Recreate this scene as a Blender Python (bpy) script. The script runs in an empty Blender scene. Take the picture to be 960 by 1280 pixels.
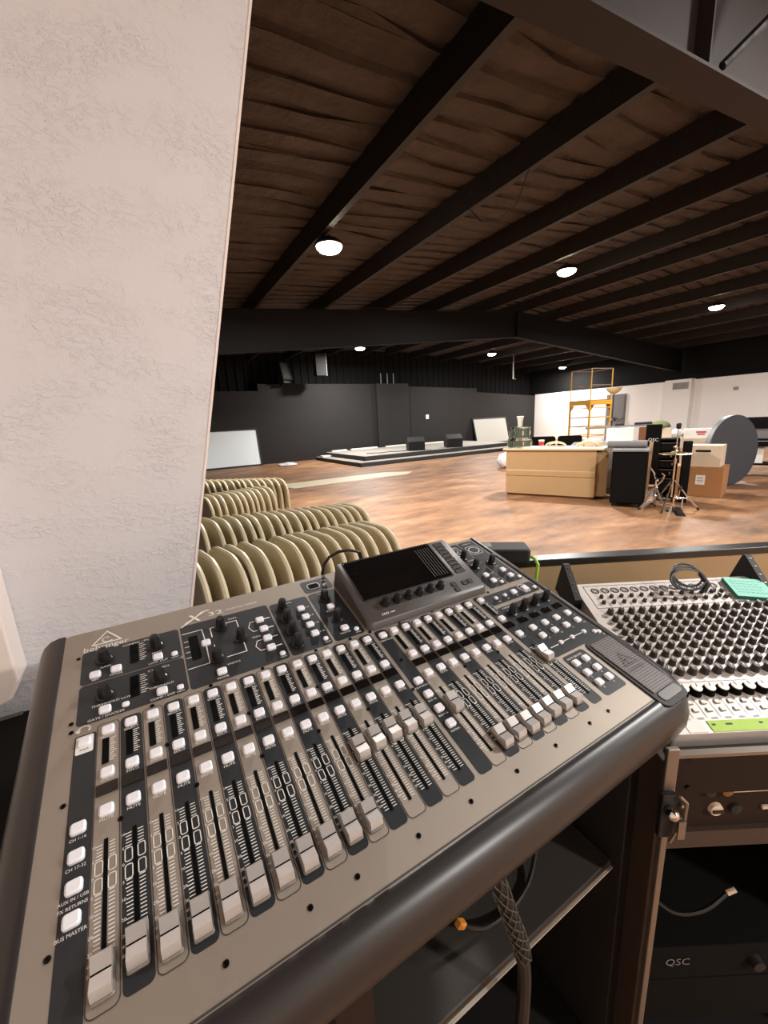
import bpy, bmesh, math, random
from mathutils import Vector, Matrix, Euler
random.seed(7)
SC = bpy.context.scene
COL = SC.collection
PI = math.pi
P = 0.024                                  # one fader pitch of the console, metres

# ------------------------------------------------------------------ materials
def lin(c):
    return tuple((x / 12.92 if x <= .04045 else ((x + .055) / 1.055) ** 2.4) for x in c)
def hexc(r, g, b):
    return lin((r / 255, g / 255, b / 255)) + (1,)
MATS = {}
def mat(name, rgb, rough=.5, metal=0., noise=None, bump=None, emit=None, trans=0., coat=0., spec=.5, alpha=1.):
    """noise=(scale, amount, rgb2)  bump=(scale, strength, distance)"""
    if name in MATS: return MATS[name]
    m = bpy.data.materials.new(name); m.use_nodes = True
    nt = m.node_tree; N = nt.nodes; L = nt.links
    bs = N['Principled BSDF']
    bs.inputs['Base Color'].default_value = hexc(*rgb)
    bs.inputs['Roughness'].default_value = rough
    bs.inputs['Metallic'].default_value = metal
    bs.inputs['Specular IOR Level'].default_value = spec
    bs.inputs['Coat Weight'].default_value = coat
    bs.inputs['Transmission Weight'].default_value = trans
    bs.inputs['Alpha'].default_value = alpha
    tc = N.new('ShaderNodeTexCoord')
    if noise:
        nz = N.new('ShaderNodeTexNoise'); nz.inputs['Scale'].default_value = noise[0]; nz.inputs['Detail'].default_value = 6
        L.new(tc.outputs['Object'], nz.inputs['Vector'])
        mx = N.new('ShaderNodeMix'); mx.data_type = 'RGBA'
        mx.inputs[6].default_value = hexc(*rgb); mx.inputs[7].default_value = hexc(*noise[2])
        mr = N.new('ShaderNodeMapRange'); mr.inputs['From Min'].default_value = .5 - .25 / max(noise[1], .01) * .5
        mr.inputs['From Max'].default_value = .5 + .25 / max(noise[1], .01) * .5
        L.new(nz.outputs['Fac'], mr.inputs['Value']); L.new(mr.outputs['Result'], mx.inputs[0])
        L.new(mx.outputs[2], bs.inputs['Base Color'])
    if bump:
        nb = N.new('ShaderNodeTexNoise'); nb.inputs['Scale'].default_value = bump[0]; nb.inputs['Detail'].default_value = 4
        L.new(tc.outputs['Object'], nb.inputs['Vector'])
        bp = N.new('ShaderNodeBump'); bp.inputs['Strength'].default_value = bump[1]; bp.inputs['Distance'].default_value = bump[2]
        L.new(nb.outputs['Fac'], bp.inputs['Height']); L.new(bp.outputs['Normal'], bs.inputs['Normal'])
    if emit:
        bs.inputs['Emission Color'].default_value = hexc(*emit[0]); bs.inputs['Emission Strength'].default_value = emit[1]
    MATS[name] = m
    return m

M_panel = mat('console_panel_paint', (160, 150, 139), .56, .66, bump=(900, .08, .0004))
M_strip = mat('console_dark_strip', (40, 43, 46), .42, .1)
M_light = mat('console_light_strip', (164, 154, 143), .56, .66)
M_line = mat('console_outline', (62, 58, 54), .5)
M_print = mat('white_print', (225, 222, 216), .5)
M_black = mat('slot_black', (4, 4, 4), .8, spec=.1)
M_plastic = mat('rim_plastic', (40, 36, 35), .34, bump=(1400, .12, .0004))
M_house = mat('screen_housing_plastic', (68, 62, 60), .4, bump=(1400, .12, .0004))
M_glass = mat('dark_display_glass', (14, 12, 12), .12, coat=.5)
M_scrib = mat('scribble_display_glass', (18, 14, 13), .1, coat=.6)
M_button = mat('white_rubber_button', (224, 224, 230), .45)
M_knob = mat('black_knob', (20, 19, 19), .32)
M_cap = mat('silver_fader_cap', (206, 201, 198), .28, .55)
M_capdark = mat('fader_skirt', (120, 114, 108), .3, .35)
M_screw = mat('black_screw', (22, 20, 19), .3, .6)
M_ridge = mat('hand_rest_rubber', (104, 97, 95), .5)
M_chair = mat('beige_painted_steel', (214, 200, 168), .45, .0, noise=(14, .25, (204, 190, 158)))
M_steel = mat('bare_steel', (170, 168, 165), .3, .9)
M_chrome = mat('chrome', (215, 213, 208), .15, 1.)
M_dark = mat('black_paint', (22, 20, 19), .6)
M_blackmatte = mat('black_carpet_cover', (14, 12, 11), .9, spec=.15, bump=(600, .3, .001))
M_tan = mat('tan_laminate', (190, 156, 112), .55, noise=(5, .2, (180, 146, 104)))
M_cream = mat('cream_top', (222, 208, 178), .5)
M_yellow = mat('yellow_scaffold_paint', (206, 152, 44), .45)
M_card = mat('cardboard', (164, 116, 72), .8, noise=(8, .25, (164, 116, 72)))
M_cardlight = mat('pale_cardboard', (214, 196, 172), .8, noise=(8, .25, (205, 186, 160)))
M_white = mat('white_plastic', (232, 228, 220), .5)
M_red = mat('red_print', (196, 40, 40), .5)
M_grey = mat('grey_paint', (118, 116, 116), .5)
M_tableblue = mat('dark_blue_grey_laminate', (58, 62, 72), .5)
M_greyfab = mat('grey_fabric', (134, 130, 128), .9, bump=(300, .4, .002))
M_olive = mat('olive_cloth', (112, 118, 72), .9, bump=(40, .4, .005))
M_wood = mat('brown_wood', (128, 78, 46), .6, noise=(12, .3, (108, 64, 36)))
M_brownboard = mat('dark_brown_board', (44, 33, 27), .75, spec=.15, noise=(6, .2, (39, 29, 24)))
M_blackboard = mat('black_board', (26, 23, 22), .5)
M_shelf = mat('shelf_board', (64, 60, 56), .5)
M_caseside = mat('case_side_board', (74, 60, 52), .6, spec=.25, noise=(6, .2, (66, 53, 46)))
M_worn = mat('worn_bare_edge', (168, 158, 146), .6)
M_dullorange = mat('dull_orange_plastic', (120, 78, 36), .5)
M_cable = mat('black_cable', (26, 24, 24), .45)
M_sleeve = mat('braided_sleeve', (70, 66, 62), .5)
M_orange = mat('orange_plastic', (226, 150, 60), .4)
M_alu = mat('aluminium_trim', (150, 140, 130), .38, .8)
M_mix = mat('pale_grey_mixer_panel', (214, 206, 200), .42, .1)
M_mixknob = mat('dark_grey_knob', (58, 50, 46), .5)
M_note = mat('teal_paper', (150, 216, 200), .8)
M_noteside = mat('dark_teal_paper_edges', (40, 98, 84), .8)
M_green = mat('green_tape', (168, 206, 74), .6)
M_ink = mat('ink', (60, 70, 70), .7)
M_kneewall = mat('beige_knee_wall_paint', (176, 150, 112), .7, bump=(60, .1, .002))
M_kneecap = mat('black_cap_board', (36, 34, 32), .35)
M_drum = mat('green_sparkle_drum', (24, 44, 34), .25, .3, noise=(60, .5, (120, 140, 125)))
M_cymbal = mat('brass_cymbal', (206, 178, 128), .25, .9)
M_stagetop = mat('grey_stage_carpet', (150, 144, 136), .8, noise=(3, .3, (136, 130, 122)))
M_stageside = mat('stage_fascia', (62, 64, 66), .6)
M_board = mat('white_foam_board', (176, 174, 166), .5)
M_boardcool = mat('glossy_white_board', (236, 246, 250), .3)
M_edge = mat('board_black_edge', (16, 15, 15), .6)
M_trimwhite = mat('white_trim_paint', (236, 224, 218), .45)
M_bag = mat('clear_white_bag', (226, 224, 226), .25, bump=(18, .8, .02))
M_lens = mat('lit_lamp_lens', (255, 244, 226), .5, emit=((255, 238, 214), 42.))
M_lamp_bowl = mat('frosted_bowl', (214, 190, 140), .4)
M_vent = mat('vent_metal', (150, 144, 138), .4, .4)
M_soft = mat('housing_soft_key', (66, 61, 59), .4)

# knock-down textured white plaster
def plaster():
    m = bpy.data.materials.new('white_knockdown_plaster'); m.use_nodes = True
    N = m.node_tree.nodes; L = m.node_tree.links; bs = N['Principled BSDF']
    bs.inputs['Base Color'].default_value = hexc(214, 212, 215); bs.inputs['Roughness'].default_value = .5
    tc = N.new('ShaderNodeTexCoord'); mp = N.new('ShaderNodeMapping'); mp.inputs['Scale'].default_value = (1, 1, 1.7)
    L.new(tc.outputs['Object'], mp.inputs['Vector'])
    a = N.new('ShaderNodeTexNoise'); a.inputs['Scale'].default_value = 46; a.inputs['Detail'].default_value = 5; a.inputs['Roughness'].default_value = .7
    a.inputs['Distortion'].default_value = .15
    L.new(mp.outputs[0], a.inputs['Vector'])
    r = N.new('ShaderNodeValToRGB'); r.color_ramp.elements[0].position = .48; r.color_ramp.elements[1].position = .57
    L.new(a.outputs['Fac'], r.inputs[0])
    big = N.new('ShaderNodeTexNoise'); big.inputs['Scale'].default_value = 6; big.inputs['Detail'].default_value = 2
    L.new(mp.outputs[0], big.inputs['Vector'])
    rb = N.new('ShaderNodeValToRGB'); rb.color_ramp.elements[0].position = .38; rb.color_ramp.elements[1].position = .62
    L.new(big.outputs['Fac'], rb.inputs[0])
    mu = N.new('ShaderNodeMath'); mu.operation = 'MULTIPLY'
    L.new(r.outputs[0], mu.inputs[0]); L.new(rb.outputs[0], mu.inputs[1])
    bp = N.new('ShaderNodeBump'); bp.inputs['Strength'].default_value = .5; bp.inputs['Distance'].default_value = .0027
    L.new(mu.outputs[0], bp.inputs['Height']); L.new(bp.outputs[0], bs.inputs['Normal'])
    return m
M_plaster = plaster()

def floor_mat():
    m = bpy.data.materials.new('worn_orange_brown_floor'); m.use_nodes = True
    N = m.node_tree.nodes; L = m.node_tree.links; bs = N['Principled BSDF']
    tc = N.new('ShaderNodeTexCoord'); mp = N.new('ShaderNodeMapping'); mp.inputs['Scale'].default_value = (.7, 1.5, 1)
    L.new(tc.outputs['Object'], mp.inputs['Vector'])
    a = N.new('ShaderNodeTexNoise'); a.inputs['Scale'].default_value = 1.3; a.inputs['Detail'].default_value = 9; a.inputs['Roughness'].default_value = .68
    L.new(mp.outputs[0], a.inputs['Vector'])
    r = N.new('ShaderNodeValToRGB'); e = r.color_ramp.elements
    e[0].position = .3; e[0].color = hexc(86, 62, 46)
    e[1].position = .72; e[1].color = hexc(192, 154, 116)
    k = e.new(.45); k.color = hexc(136, 98, 68)
    k = e.new(.57); k.color = hexc(160, 117, 82)
    L.new(a.outputs['Fac'], r.inputs[0]); L.new(r.outputs[0], bs.inputs['Base Color'])
    b = N.new('ShaderNodeTexNoise'); b.inputs['Scale'].default_value = 5; b.inputs['Detail'].default_value = 6
    L.new(mp.outputs[0], b.inputs['Vector'])
    rr = N.new('ShaderNodeMapRange'); rr.inputs['To Min'].default_value = .42; rr.inputs['To Max'].default_value = .7
    L.new(b.outputs['Fac'], rr.inputs['Value']); L.new(rr.outputs[0], bs.inputs['Roughness'])
    bp = N.new('ShaderNodeBump'); bp.inputs['Strength'].default_value = .25; bp.inputs['Distance'].default_value = .004
    L.new(b.outputs['Fac'], bp.inputs['Height']); L.new(bp.outputs[0], bs.inputs['Normal'])
    return m
M_floor = floor_mat()
M_deck = mat('sprayed_roof_deck', (84, 72, 66), .85, noise=(3.5, .4, (58, 49, 45)), bump=(9, .8, .05))
M_purlin = mat('dark_painted_purlin', (30, 25, 25), .6, noise=(4, .3, (40, 34, 32)), bump=(14, .4, .02))
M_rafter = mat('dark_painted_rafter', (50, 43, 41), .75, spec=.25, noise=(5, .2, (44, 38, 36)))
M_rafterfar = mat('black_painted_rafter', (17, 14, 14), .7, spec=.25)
M_blackwall = mat('matte_black_wall_paint', (38, 36, 35), .7, spec=.3, noise=(2, .3, (33, 31, 30)))
M_blackmetal = mat('black_corrugated_wall', (17, 16, 16), .8, spec=.2)
M_whitewall = mat('white_wall_paint', (238, 234, 230), .6)
M_beigewall = mat('booth_wall_paint', (216, 202, 190), .7)

# ------------------------------------------------------------------ mesh builder
class MB:
    def __init__(s, xf=None):
        s.v = []; s.f = []; s.m = []; s.xf = xf or (lambda p: p); s.M = Matrix.Identity(4)
    def add(s, verts, faces, mi=0):
        b = len(s.v)
        for p in verts:
            q = s.M @ Vector(p); s.v.append(s.xf(q))
        for f in faces: s.f.append([b + i for i in f]); s.m.append(mi)
        return s
    def box(s, c, d, mi=0, rot=None):
        x, y, z = d[0] / 2, d[1] / 2, d[2] / 2
        pts = [Vector((sx * x, sy * y, sz * z)) for sz in (-1, 1) for sx, sy in ((-1, -1), (1, -1), (1, 1), (-1, 1))]
        if rot is not None: pts = [rot @ p for p in pts]
        c = Vector(c)
        return s.add([p + c for p in pts], [(3, 2, 1, 0), (4, 5, 6, 7), (0, 1, 5, 4), (1, 2, 6, 5), (2, 3, 7, 6), (3, 0, 4, 7)], mi)
    def quad(s, a, b, c, d, mi=0): return s.add([a, b, c, d], [(0, 1, 2, 3)], mi)
    def rect(s, x0, x1, y0, y1, z, mi=0): return s.quad((x0, y0, z), (x1, y0, z), (x1, y1, z), (x0, y1, z), mi)
    def prism(s, poly, z0, z1, mi=0, ax='z', top=None):
        n = len(poly)
        def w(p, z):
            return (p[0], p[1], z) if ax == 'z' else ((p[0], z, p[1]) if ax == 'y' else (z, p[0], p[1]))
        tp = top or poly
        vs = [w(p, z0) for p in poly] + [w(p, z1) for p in tp]
        fs = [list(range(n))[::-1], list(range(n, 2 * n))] + [(i, (i + 1) % n, n + (i + 1) % n, n + i) for i in range(n)]
        return s.add(vs, fs, mi)
    def rbox(s, cx, cy, z0, z1, w, d, r=.1, mi=0, inset=.0, seg=3, mi_top=None):
        a = rrect(cx, cy, w, d, r, seg); 
        if inset:
            zb = z1 - inset
            b = rrect(cx, cy, w - 2 * inset, d - 2 * inset, max(r - inset, .01), seg)
            n = len(a)
            vs = [(x, y, z0) for x, y in a] + [(x, y, zb) for x, y in a] + [(x, y, z1) for x, y in b]
            fs = [list(range(n))[::-1]] + [(i, (i + 1) % n, n + (i + 1) % n, n + i) for i in range(n)] + [(n + i, n + (i + 1) % n, 2 * n + (i + 1) % n, 2 * n + i) for i in range(n)]
            s.add(vs, fs, mi); return s.add([(x, y, z1) for x, y in b], [list(range(n))], mi if mi_top is None else mi_top)
        return s.prism(a, z0, z1, mi)
    def lathe(s, prof, n=20, c=(0, 0, 0), mi=0, ax=None, cap=True):
        """prof: (r, z) list along z; ax optional rotation matrix"""
        vs = []; fs = []
        for r, z in prof:
            for k in range(n):
                a = 2 * PI * k / n; p = Vector((r * math.cos(a), r * math.sin(a), z))
                if ax is not None: p = ax @ p
                vs.append(p + Vector(c))
        for i in range(len(prof) - 1):
            for k in range(n):
                fs.append((i * n + k, i * n + (k + 1) % n, (i + 1) * n + (k + 1) % n, (i + 1) * n + k))
        if cap:
            fs.append(list(range(n))[::-1]); fs.append([(len(prof) - 1) * n + k for k in range(n)])
        return s.add(vs, fs, mi)
    def cyl(s, a, b, r, r2=None, n=12, mi=0):
        a = Vector(a); b = Vector(b); d = b - a
        q = Vector((0, 0, 1)).rotation_difference(d.normalized()).to_matrix()
        return s.lathe([(r, 0), (r if r2 is None else r2, d.length)], n, a, mi, q)
    def tube(s, pts, r, n=8, mi=0, closed=False):
        pts = [Vector(p) for p in pts]; m = len(pts); vs = []; fs = []
        up = None
        for i, p in enumerate(pts):
            if closed: t = (pts[(i + 1) % m] - pts[i - 1]).normalized()
            else: t = (pts[min(i + 1, m - 1)] - pts[max(i - 1, 0)]).normalized()
            if up is None:
                up = t.orthogonal().normalized()
            up = (up - t * up.dot(t))
            up = up.normalized() if up.length > 1e-6 else t.orthogonal().normalized()
            sd = t.cross(up)
            rr = r[i] if isinstance(r, (list, tuple)) else r
            for k in range(n):
                a = 2 * PI * k / n; vs.append(p + (up * math.cos(a) + sd * math.sin(a)) * rr)
        for i in range(m if closed else m - 1):
            j = (i + 1) % m
            for k in range(n): fs.append((i * n + k, i * n + (k + 1) % n, j * n + (k + 1) % n, j * n + k))
        if not closed: fs.append(list(range(n))[::-1]); fs.append([(m - 1) * n + k for k in range(n)])
        return s.add(vs, fs, mi)
    def sphere(s, c, r, n=14, mi=0, sq=(1, 1, 1)):
        prof = [(max(1e-4, math.sin(PI * i / 8)), -math.cos(PI * i / 8)) for i in range(9)]
        vs = []
        return s.lathe([(a * r, b * r) for a, b in prof], n, c, mi, Matrix.Diagonal(sq))
    def mesh(s, name, mats, smooth=35, recalc=True):
        me = bpy.data.meshes.new(name); me.from_pydata([tuple(p) for p in s.v], [], s.f)
        for m in (mats if isinstance(mats, (list, tuple)) else [mats]): me.materials.append(m)
        me.polygons.foreach_set('material_index', s.m)
        if recalc:
            bm = bmesh.new(); bm.from_mesh(me); bmesh.ops.recalc_face_normals(bm, faces=bm.faces); bm.to_mesh(me); bm.free()
        if smooth:
            me.polygons.foreach_set('use_smooth', [True] * len(me.polygons)); me.set_sharp_from_angle(angle=math.radians(smooth))
        me.update(); return me
    def build(s, name, mats, parent=None, smooth=35, recalc=True, bevel=0):
        o = bpy.data.objects.new(name, s.mesh(name, mats, smooth, recalc)); COL.objects.link(o)
        if parent is not None: o.parent = parent
        if bevel:
            bv = o.modifiers.new('bevel', 'BEVEL'); bv.width = bevel; bv.segments = 2; bv.limit_method = 'ANGLE'
        return o
def rrect(cx, cy, w, d, r, seg=3):
    r = min(r, w / 2 - 1e-5, d / 2 - 1e-5); out = []
    for sx, sy, a0 in ((1, 1, 0), (-1, 1, 90), (-1, -1, 180), (1, -1, 270)):
        for k in range(seg + 1):
            a = math.radians(a0 + 90 * k / seg)
            out.append((cx + sx * (w / 2 - r) + r * math.cos(a), cy + sy * (d / 2 - r) + r * math.sin(a)))
    return out
_TXT = {}
def text_geo(body):
    if body in _TXT: return _TXT[body]
    cu = bpy.data.curves.new('t', 'FONT'); cu.body = body; cu.size = 1; cu.align_x = 'CENTER'; cu.align_y = 'CENTER'; cu.resolution_u = 2
    ob = bpy.data.objects.new('t', cu); COL.objects.link(ob)
    dg = bpy.context.evaluated_depsgraph_get(); dg.update()
    ev = ob.evaluated_get(dg); me = ev.to_mesh()
    r = ([tuple(v.co) for v in me.vertices], [tuple(p.vertices) for p in me.polygons])
    ev.to_mesh_clear(); bpy.data.objects.remove(ob); bpy.data.curves.remove(cu)
    _TXT[body] = r; return r
def text(mb, body, x, y, z, size, mi=0, sx=1., rot=0., fn=None, shear=0.):
    vs, fs = text_geo(body); c, s = math.cos(rot), math.sin(rot); out = []
    for a, b, _ in vs:
        a = (a + shear * b) * sx * size; b *= size
        q = (x + a * c - b * s, y + a * s + b * c, z)
        out.append(fn(q) if fn else q)
    mb.add(out, fs, mi)
def seg2(mb, a, b, w, z, mi):
    a = Vector(a); b = Vector(b); d = (b - a).normalized() * (w / 2); n = Vector((-d.y, d.x))
    a = a - d; b = b + d
    mb.quad((*(a + n), z), (*(a - n), z), (*(b - n), z), (*(b + n), z), mi)
def pline(mb, pts, w, z, mi, closed=False):
    for i in range(len(pts) if closed else len(pts) - 1): seg2(mb, pts[i], pts[(i + 1) % len(pts)], w, z, mi)

# ------------------------------------------------------------------ things
def tag(o, label, cat, group=None, kind=None):
    o['label'] = label; o['category'] = cat
    if group: o['group'] = group
    if kind: o['kind'] = kind
    return o
def thing(name, label, cat, loc=(0, 0, 0), rot=(0, 0, 0), group=None):
    o = bpy.data.objects.new(name, None); o.empty_display_size = .1; COL.objects.link(o)
    o.location = loc; o.rotation_euler = rot
    return tag(o, label, cat, group)
def struct(o):
    o['kind'] = 'structure'; return o
def dup(root, loc=None, rotz=None, label=None, group=None):
    r = root.copy(); COL.objects.link(r)
    for ch in list(root.children):
        c = ch.copy(); COL.objects.link(c); c.parent = r
        for g in list(ch.children):
            d = g.copy(); COL.objects.link(d); d.parent = c
    if loc is not None: r.location = loc
    if rotz is not None: r.rotation_euler = (r.rotation_euler[0], r.rotation_euler[1], rotz)
    if label: r['label'] = label
    if group: r['group'] = group
    return r
def part(src, parent, loc):
    c = src.copy(); COL.objects.link(c); c.parent = parent; c.location = loc; return c
ORD = ['first', 'second', 'third', 'fourth', 'fifth', 'sixth', 'seventh', 'eighth', 'ninth', 'tenth', 'eleventh', 'twelfth', 'thirteenth', 'fourteenth', 'fifteenth', 'sixteenth', 'seventeenth', 'eighteenth', 'nineteenth', 'twentieth']
exec_parts = []
# ================================================================== THE ROOM
def roofZ(x): return 3.58 + .072 * (x if x < 9.75 else 19.5 - x)
def flangeZ(x): return 2.85 + .088 * ((x if x < 9.75 else 19.5 - x) - 1.3)
XW = 19.25                                   # white wall on the right
YB = 16.0                                    # black partition behind the stage

o = MB().box((9.0, 5.5, -.05), (20.5, 23, .1)).build('floor', M_floor, smooth=0); struct(o)

# corrugated roof deck, ribs across the purlins
mb = MB(); ys = []; y = -6.0; k = 0
while y < 16.8:
    ys += [(y, 0), (y + .17, 0), (y + .2, .035), (y + .27, .035), (y + .30, 0)]; y += .305
xs = [-1 + .53 * i for i in range(41)]
vs = [(x, yy + .03 * math.sin(2.1 * x + yy * 3) + random.uniform(-.03, .03), roofZ(x) + .28 + dz * random.uniform(.5, 1.3) + random.uniform(-.008, .008)) for yy, dz in ys for x in xs]
nx = len(xs)
mb.add(vs, [(j * nx + i, j * nx + i + 1, (j + 1) * nx + i + 1, (j + 1) * nx + i) for j in range(len(ys) - 1) for i in range(nx - 1)])
b = len(mb.v); mb.add([(xs[0], -6, 4.75), (20.2, -6, 4.75), (20.2, 17, 4.75), (xs[0], 17, 4.75)], [(0, 1, 2, 3)])
o = mb.build('ceiling', M_deck, smooth=0, recalc=False); struct(o)

for i, x in enumerate([.75, 2.3, 3.78, 5.3, 6.83, 8.5, 9.9, 11.3, 12.8, 14.3, 15.8, 17.3, 18.7]):
    z = roofZ(x)
    s = [(x - .012, z), (x + .06, z), (x + .06, z + .012), (x, z + .012), (x, z + .27), (x + .06, z + .27), (x + .06, z + .28), (x - .012, z + .28)]
    o = MB().prism(s, -5.9, 16.5, ax='y').build('trim_purlin', M_purlin, smooth=0); struct(o)

def rafter(yc, mt, fw=.15, stiff=True):
    mb = MB(); X = [-.6, 1.3, 5, 9.75, 14.5, 19.4]
    def strip(z0f, z1f, y0, y1):
        n = len(X)
        mb.prism([(x, z0f(x)) for x in X] + [(x, z1f(x)) for x in X[::-1]], y0, y1, ax='y')
    strip(flangeZ, lambda x: flangeZ(x) + .014, yc - fw / 2, yc + fw / 2)
    strip(lambda x: flangeZ(x) + .014, lambda x: roofZ(x) - .014, yc - .006, yc + .006)
    strip(lambda x: roofZ(x) - .014, roofZ, yc - fw / 2, yc + fw / 2)
    for x in ((2.5, 4.6, 7.2, 9.75, 12.3, 15) if stiff else (9.75,)):
        mb.prism([(x - .006, flangeZ(x) + .014), (x + .006, flangeZ(x) + .014), (x + .006, roofZ(x) - .014), (x - .006, roofZ(x) - .014)], yc - fw / 2, yc + fw / 2, ax='y')
    o = mb.build('trim_rafter', mt, smooth=0); struct(o); return o
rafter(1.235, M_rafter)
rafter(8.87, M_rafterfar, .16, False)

# diagonal flange brace above the near rafter
o = MB().cyl((2.62, 1.16, flangeZ(2.62) + .03), (3.35, .55, roofZ(3.35)), .02, n=8).build('trim_brace', M_purlin); struct(o)

# plaster clad tapered frame column at the left
def ce(z): return .045 + .23 * (z - .98)
o = MB().prism([(-.62, 0), (ce(0), 0), (ce(3.02), 3.02), (ce(3.02), 3.3), (-.62, 3.3)], 1.17, 1.3, ax='y').build('wall_column', M_plaster, smooth=0); struct(o)
# corner bead
o = MB().prism([(ce(0) - .004, 0), (ce(0) + .002, 0), (ce(3.02) + .002, 3.02), (ce(3.02) - .004, 3.02)], 1.1685, 1.1705, ax='y').build('trim_bead', M_trimwhite, smooth=0); struct(o)
o = MB().box((-.68, -2.4, 1.8), (.1, 7.2, 3.6)).build('wall_left', M_beigewall, smooth=0); struct(o)
o = MB().box((-.68, 9, 1.8), (.1, 15.4, 3.6)).build('wall_left_hall', M_blackwall, smooth=0); struct(o)
o = MB().box((9, -5.95, 2.2), (20.4, .1, 4.4)).build('wall_back', M_beigewall, smooth=0); struct(o)
# white casing end at the far left
o = MB().prism([(-.615, 2.6), (-.316, 2.6), (-.316, .935), (-.335, .895), (-.42, .865), (-.615, .85)], 1.09, 1.169, ax='y').build('trim_casing', M_trimwhite, smooth=0, bevel=.004); struct(o)

# black partition behind the stage
poly = [(-.6, 0), (XW + .1, 0), (XW + .1, 2.36), (14.9, 2.6), (14.9, 2.78), (10.65, 2.89), (10.65, 3.0), (3.97, 3.0), (3.97, 2.75), (-.6, 2.75)]
mb = MB(); mb.prism(poly, YB, YB + .14, ax='y'); mb.prism([(9, 0), (10.65, 0), (10.65, 3.0), (9, 3.0)], YB - .14, YB, ax='y')
o = mb.build('wall_stage', M_blackwall, smooth=0); struct(o)
# black metal end wall beyond it
pts = []; x = -.7
while x < 19.5: pts += [(x, 16.62), (x + .2, 16.62), (x + .23, 16.58), (x + .29, 16.58)]; x += .32
mb = MB(); mb.prism(pts + [(19.6, 16.7), (-.7, 16.7)], 0, 4.45); o = mb.build('wall_end', M_blackmetal, smooth=0); struct(o)
# white wall, right
mb = MB(); mb.box((XW + .06, 5.0, 1.21), (.12, 22, 2.42)); mb.box((XW - .16, 8.72, 1.225), (.32, .96, 2.45))
o = mb.build('wall_right', M_whitewall, smooth=0); struct(o)
o = MB().box((XW + .3, 5.5, 2.2), (.1, 23, 4.4)).build('wall_right_upper', M_blackmetal, smooth=0); struct(o)
mb = MB(); mb.box((XW + .16, 5.0, 2.43), (.22, 22, .02)); o = mb.build('trim_ledge', M_dark, smooth=0); struct(o)
# grey door in the white wall
mb = MB(); mb.box((XW - .02, 11.36, 1.04), (.05, .9, 2.08)); mb.box((XW - .05, 11.36, 1.02), (.02, .8, 2.02))
d = mb.build('door_1', M_grey, smooth=0); struct(d)
mb = MB(); mb.box((XW - .09, 11.36, 1.02), (.05, .74, .05)); mb.box((XW - .07, 11.05, 1.02), (.03, .06, .1)); mb.box((XW - .07, 11.7, 1.02), (.03, .06, .1))
mb.build('push_bar', M_vent, d, smooth=0)
# vent on the jutting part of the white wall
v = thing('wall_vent', 'rectangular louvred air vent high on the jutting part of the white wall', 'vent', (XW - .322, 8.6, 2.2))
mb = MB()
for a in ((-.3, .16), (.3, .16)): mb.box((-.01, a[0], 0), (.02, .03, .3))
for a in (-.14, .14): mb.box((-.01, 0, a), (.02, .6, .03))
mb.build('frame', M_white, v, smooth=0)
mb = MB()
for k in range(8): mb.box((-.006, 0, -.11 + k * .031), (.012, .57, .018), rot=Matrix.Rotation(.5, 3, 'Y'))
mb.build('louvre', M_vent, v, smooth=0)
w = MB().box((YB * 0 + 11.77, YB - .006, 1.5), (.17, .012, .2)).build('wall_plate', M_white, smooth=0, bevel=.003)
tag(w, 'small white square plate alone on the black wall behind the stage', 'wall plate')
w = MB().box((XW - .008, 6.9, 1.95), (.015, .16, .12)).build('wall_box', M_vent, smooth=0, bevel=.003)
tag(w, 'small grey box fixed high on the white wall above the round tabletop', 'wall box')

# ------------------------------------------------------------------ lamps
lamp_txt = {(2.42, 5.3): 'nearest round lit ceiling lamp, largest glowing one above the stacked chairs',
            (7.3, 5.44): 'round lit ceiling lamp above the tan counter, in front of the black beam',
            (13.45, 5.47): 'round lit ceiling lamp at the right above the white wall',
            (7.14, 13.62): 'round lit ceiling lamp at the far beam edge, left of the ridge',
            (13.12, 13.2): 'round lit ceiling lamp behind the black beam, just left of the ridge',
            (18.38, 13.69): 'smallest round lit ceiling lamp, beyond the beam and left of the yellow scaffold',
            (2.42, -3.9): 'round lit ceiling lamp behind the camera, near the left wall',
            (3.9, -.35): 'round lit ceiling lamp over the mixing booth, right of the near rafter',
            (7.3, -2.7): 'round lit ceiling lamp behind the camera, under the middle of the roof slope',
            (13.45, -2.7): 'round lit ceiling lamp behind the camera, far to the right'}
PW = {(7.14, 13.62): 430, (3.9, -.35): 210, (2.42, -3.9): 270}
fx = None
for (x, y), lb in lamp_txt.items():
    zt = roofZ(x) - .1
    t = thing('ceiling_lamp', lb, 'lamp', (x, y, zt), group='round ceiling lamps')
    if fx is None:
        fx = (MB().lathe([(.05, .09), (.09, .08), (.17, .03), (.185, .0), (.175, -.01)], 28).mesh('housing', M_dark),
              MB().lathe([(.165, -.004), (.16, -.03), (.13, -.06), (.08, -.08), (.001, -.088)], 28).mesh('lens', M_lens),
              MB().cyl((0, 0, .08), (0, 0, .125), .02).mesh('stem', M_dark))
    for nm, me in zip(('housing', 'lens', 'stem'), fx):
        c = bpy.data.objects.new(nm, me); COL.objects.link(c); c.parent = t
    ld = bpy.data.lights.new('lamp_light', 'AREA'); ld.shape = 'DISK'; ld.size = .32; ld.energy = PW.get((x, y), 295); ld.color = (1.0, .965, .93)
    lo = bpy.data.objects.new('lamp_light', ld); COL.objects.link(lo); lo.location = (0, 0, -.1); lo.parent = t

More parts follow.
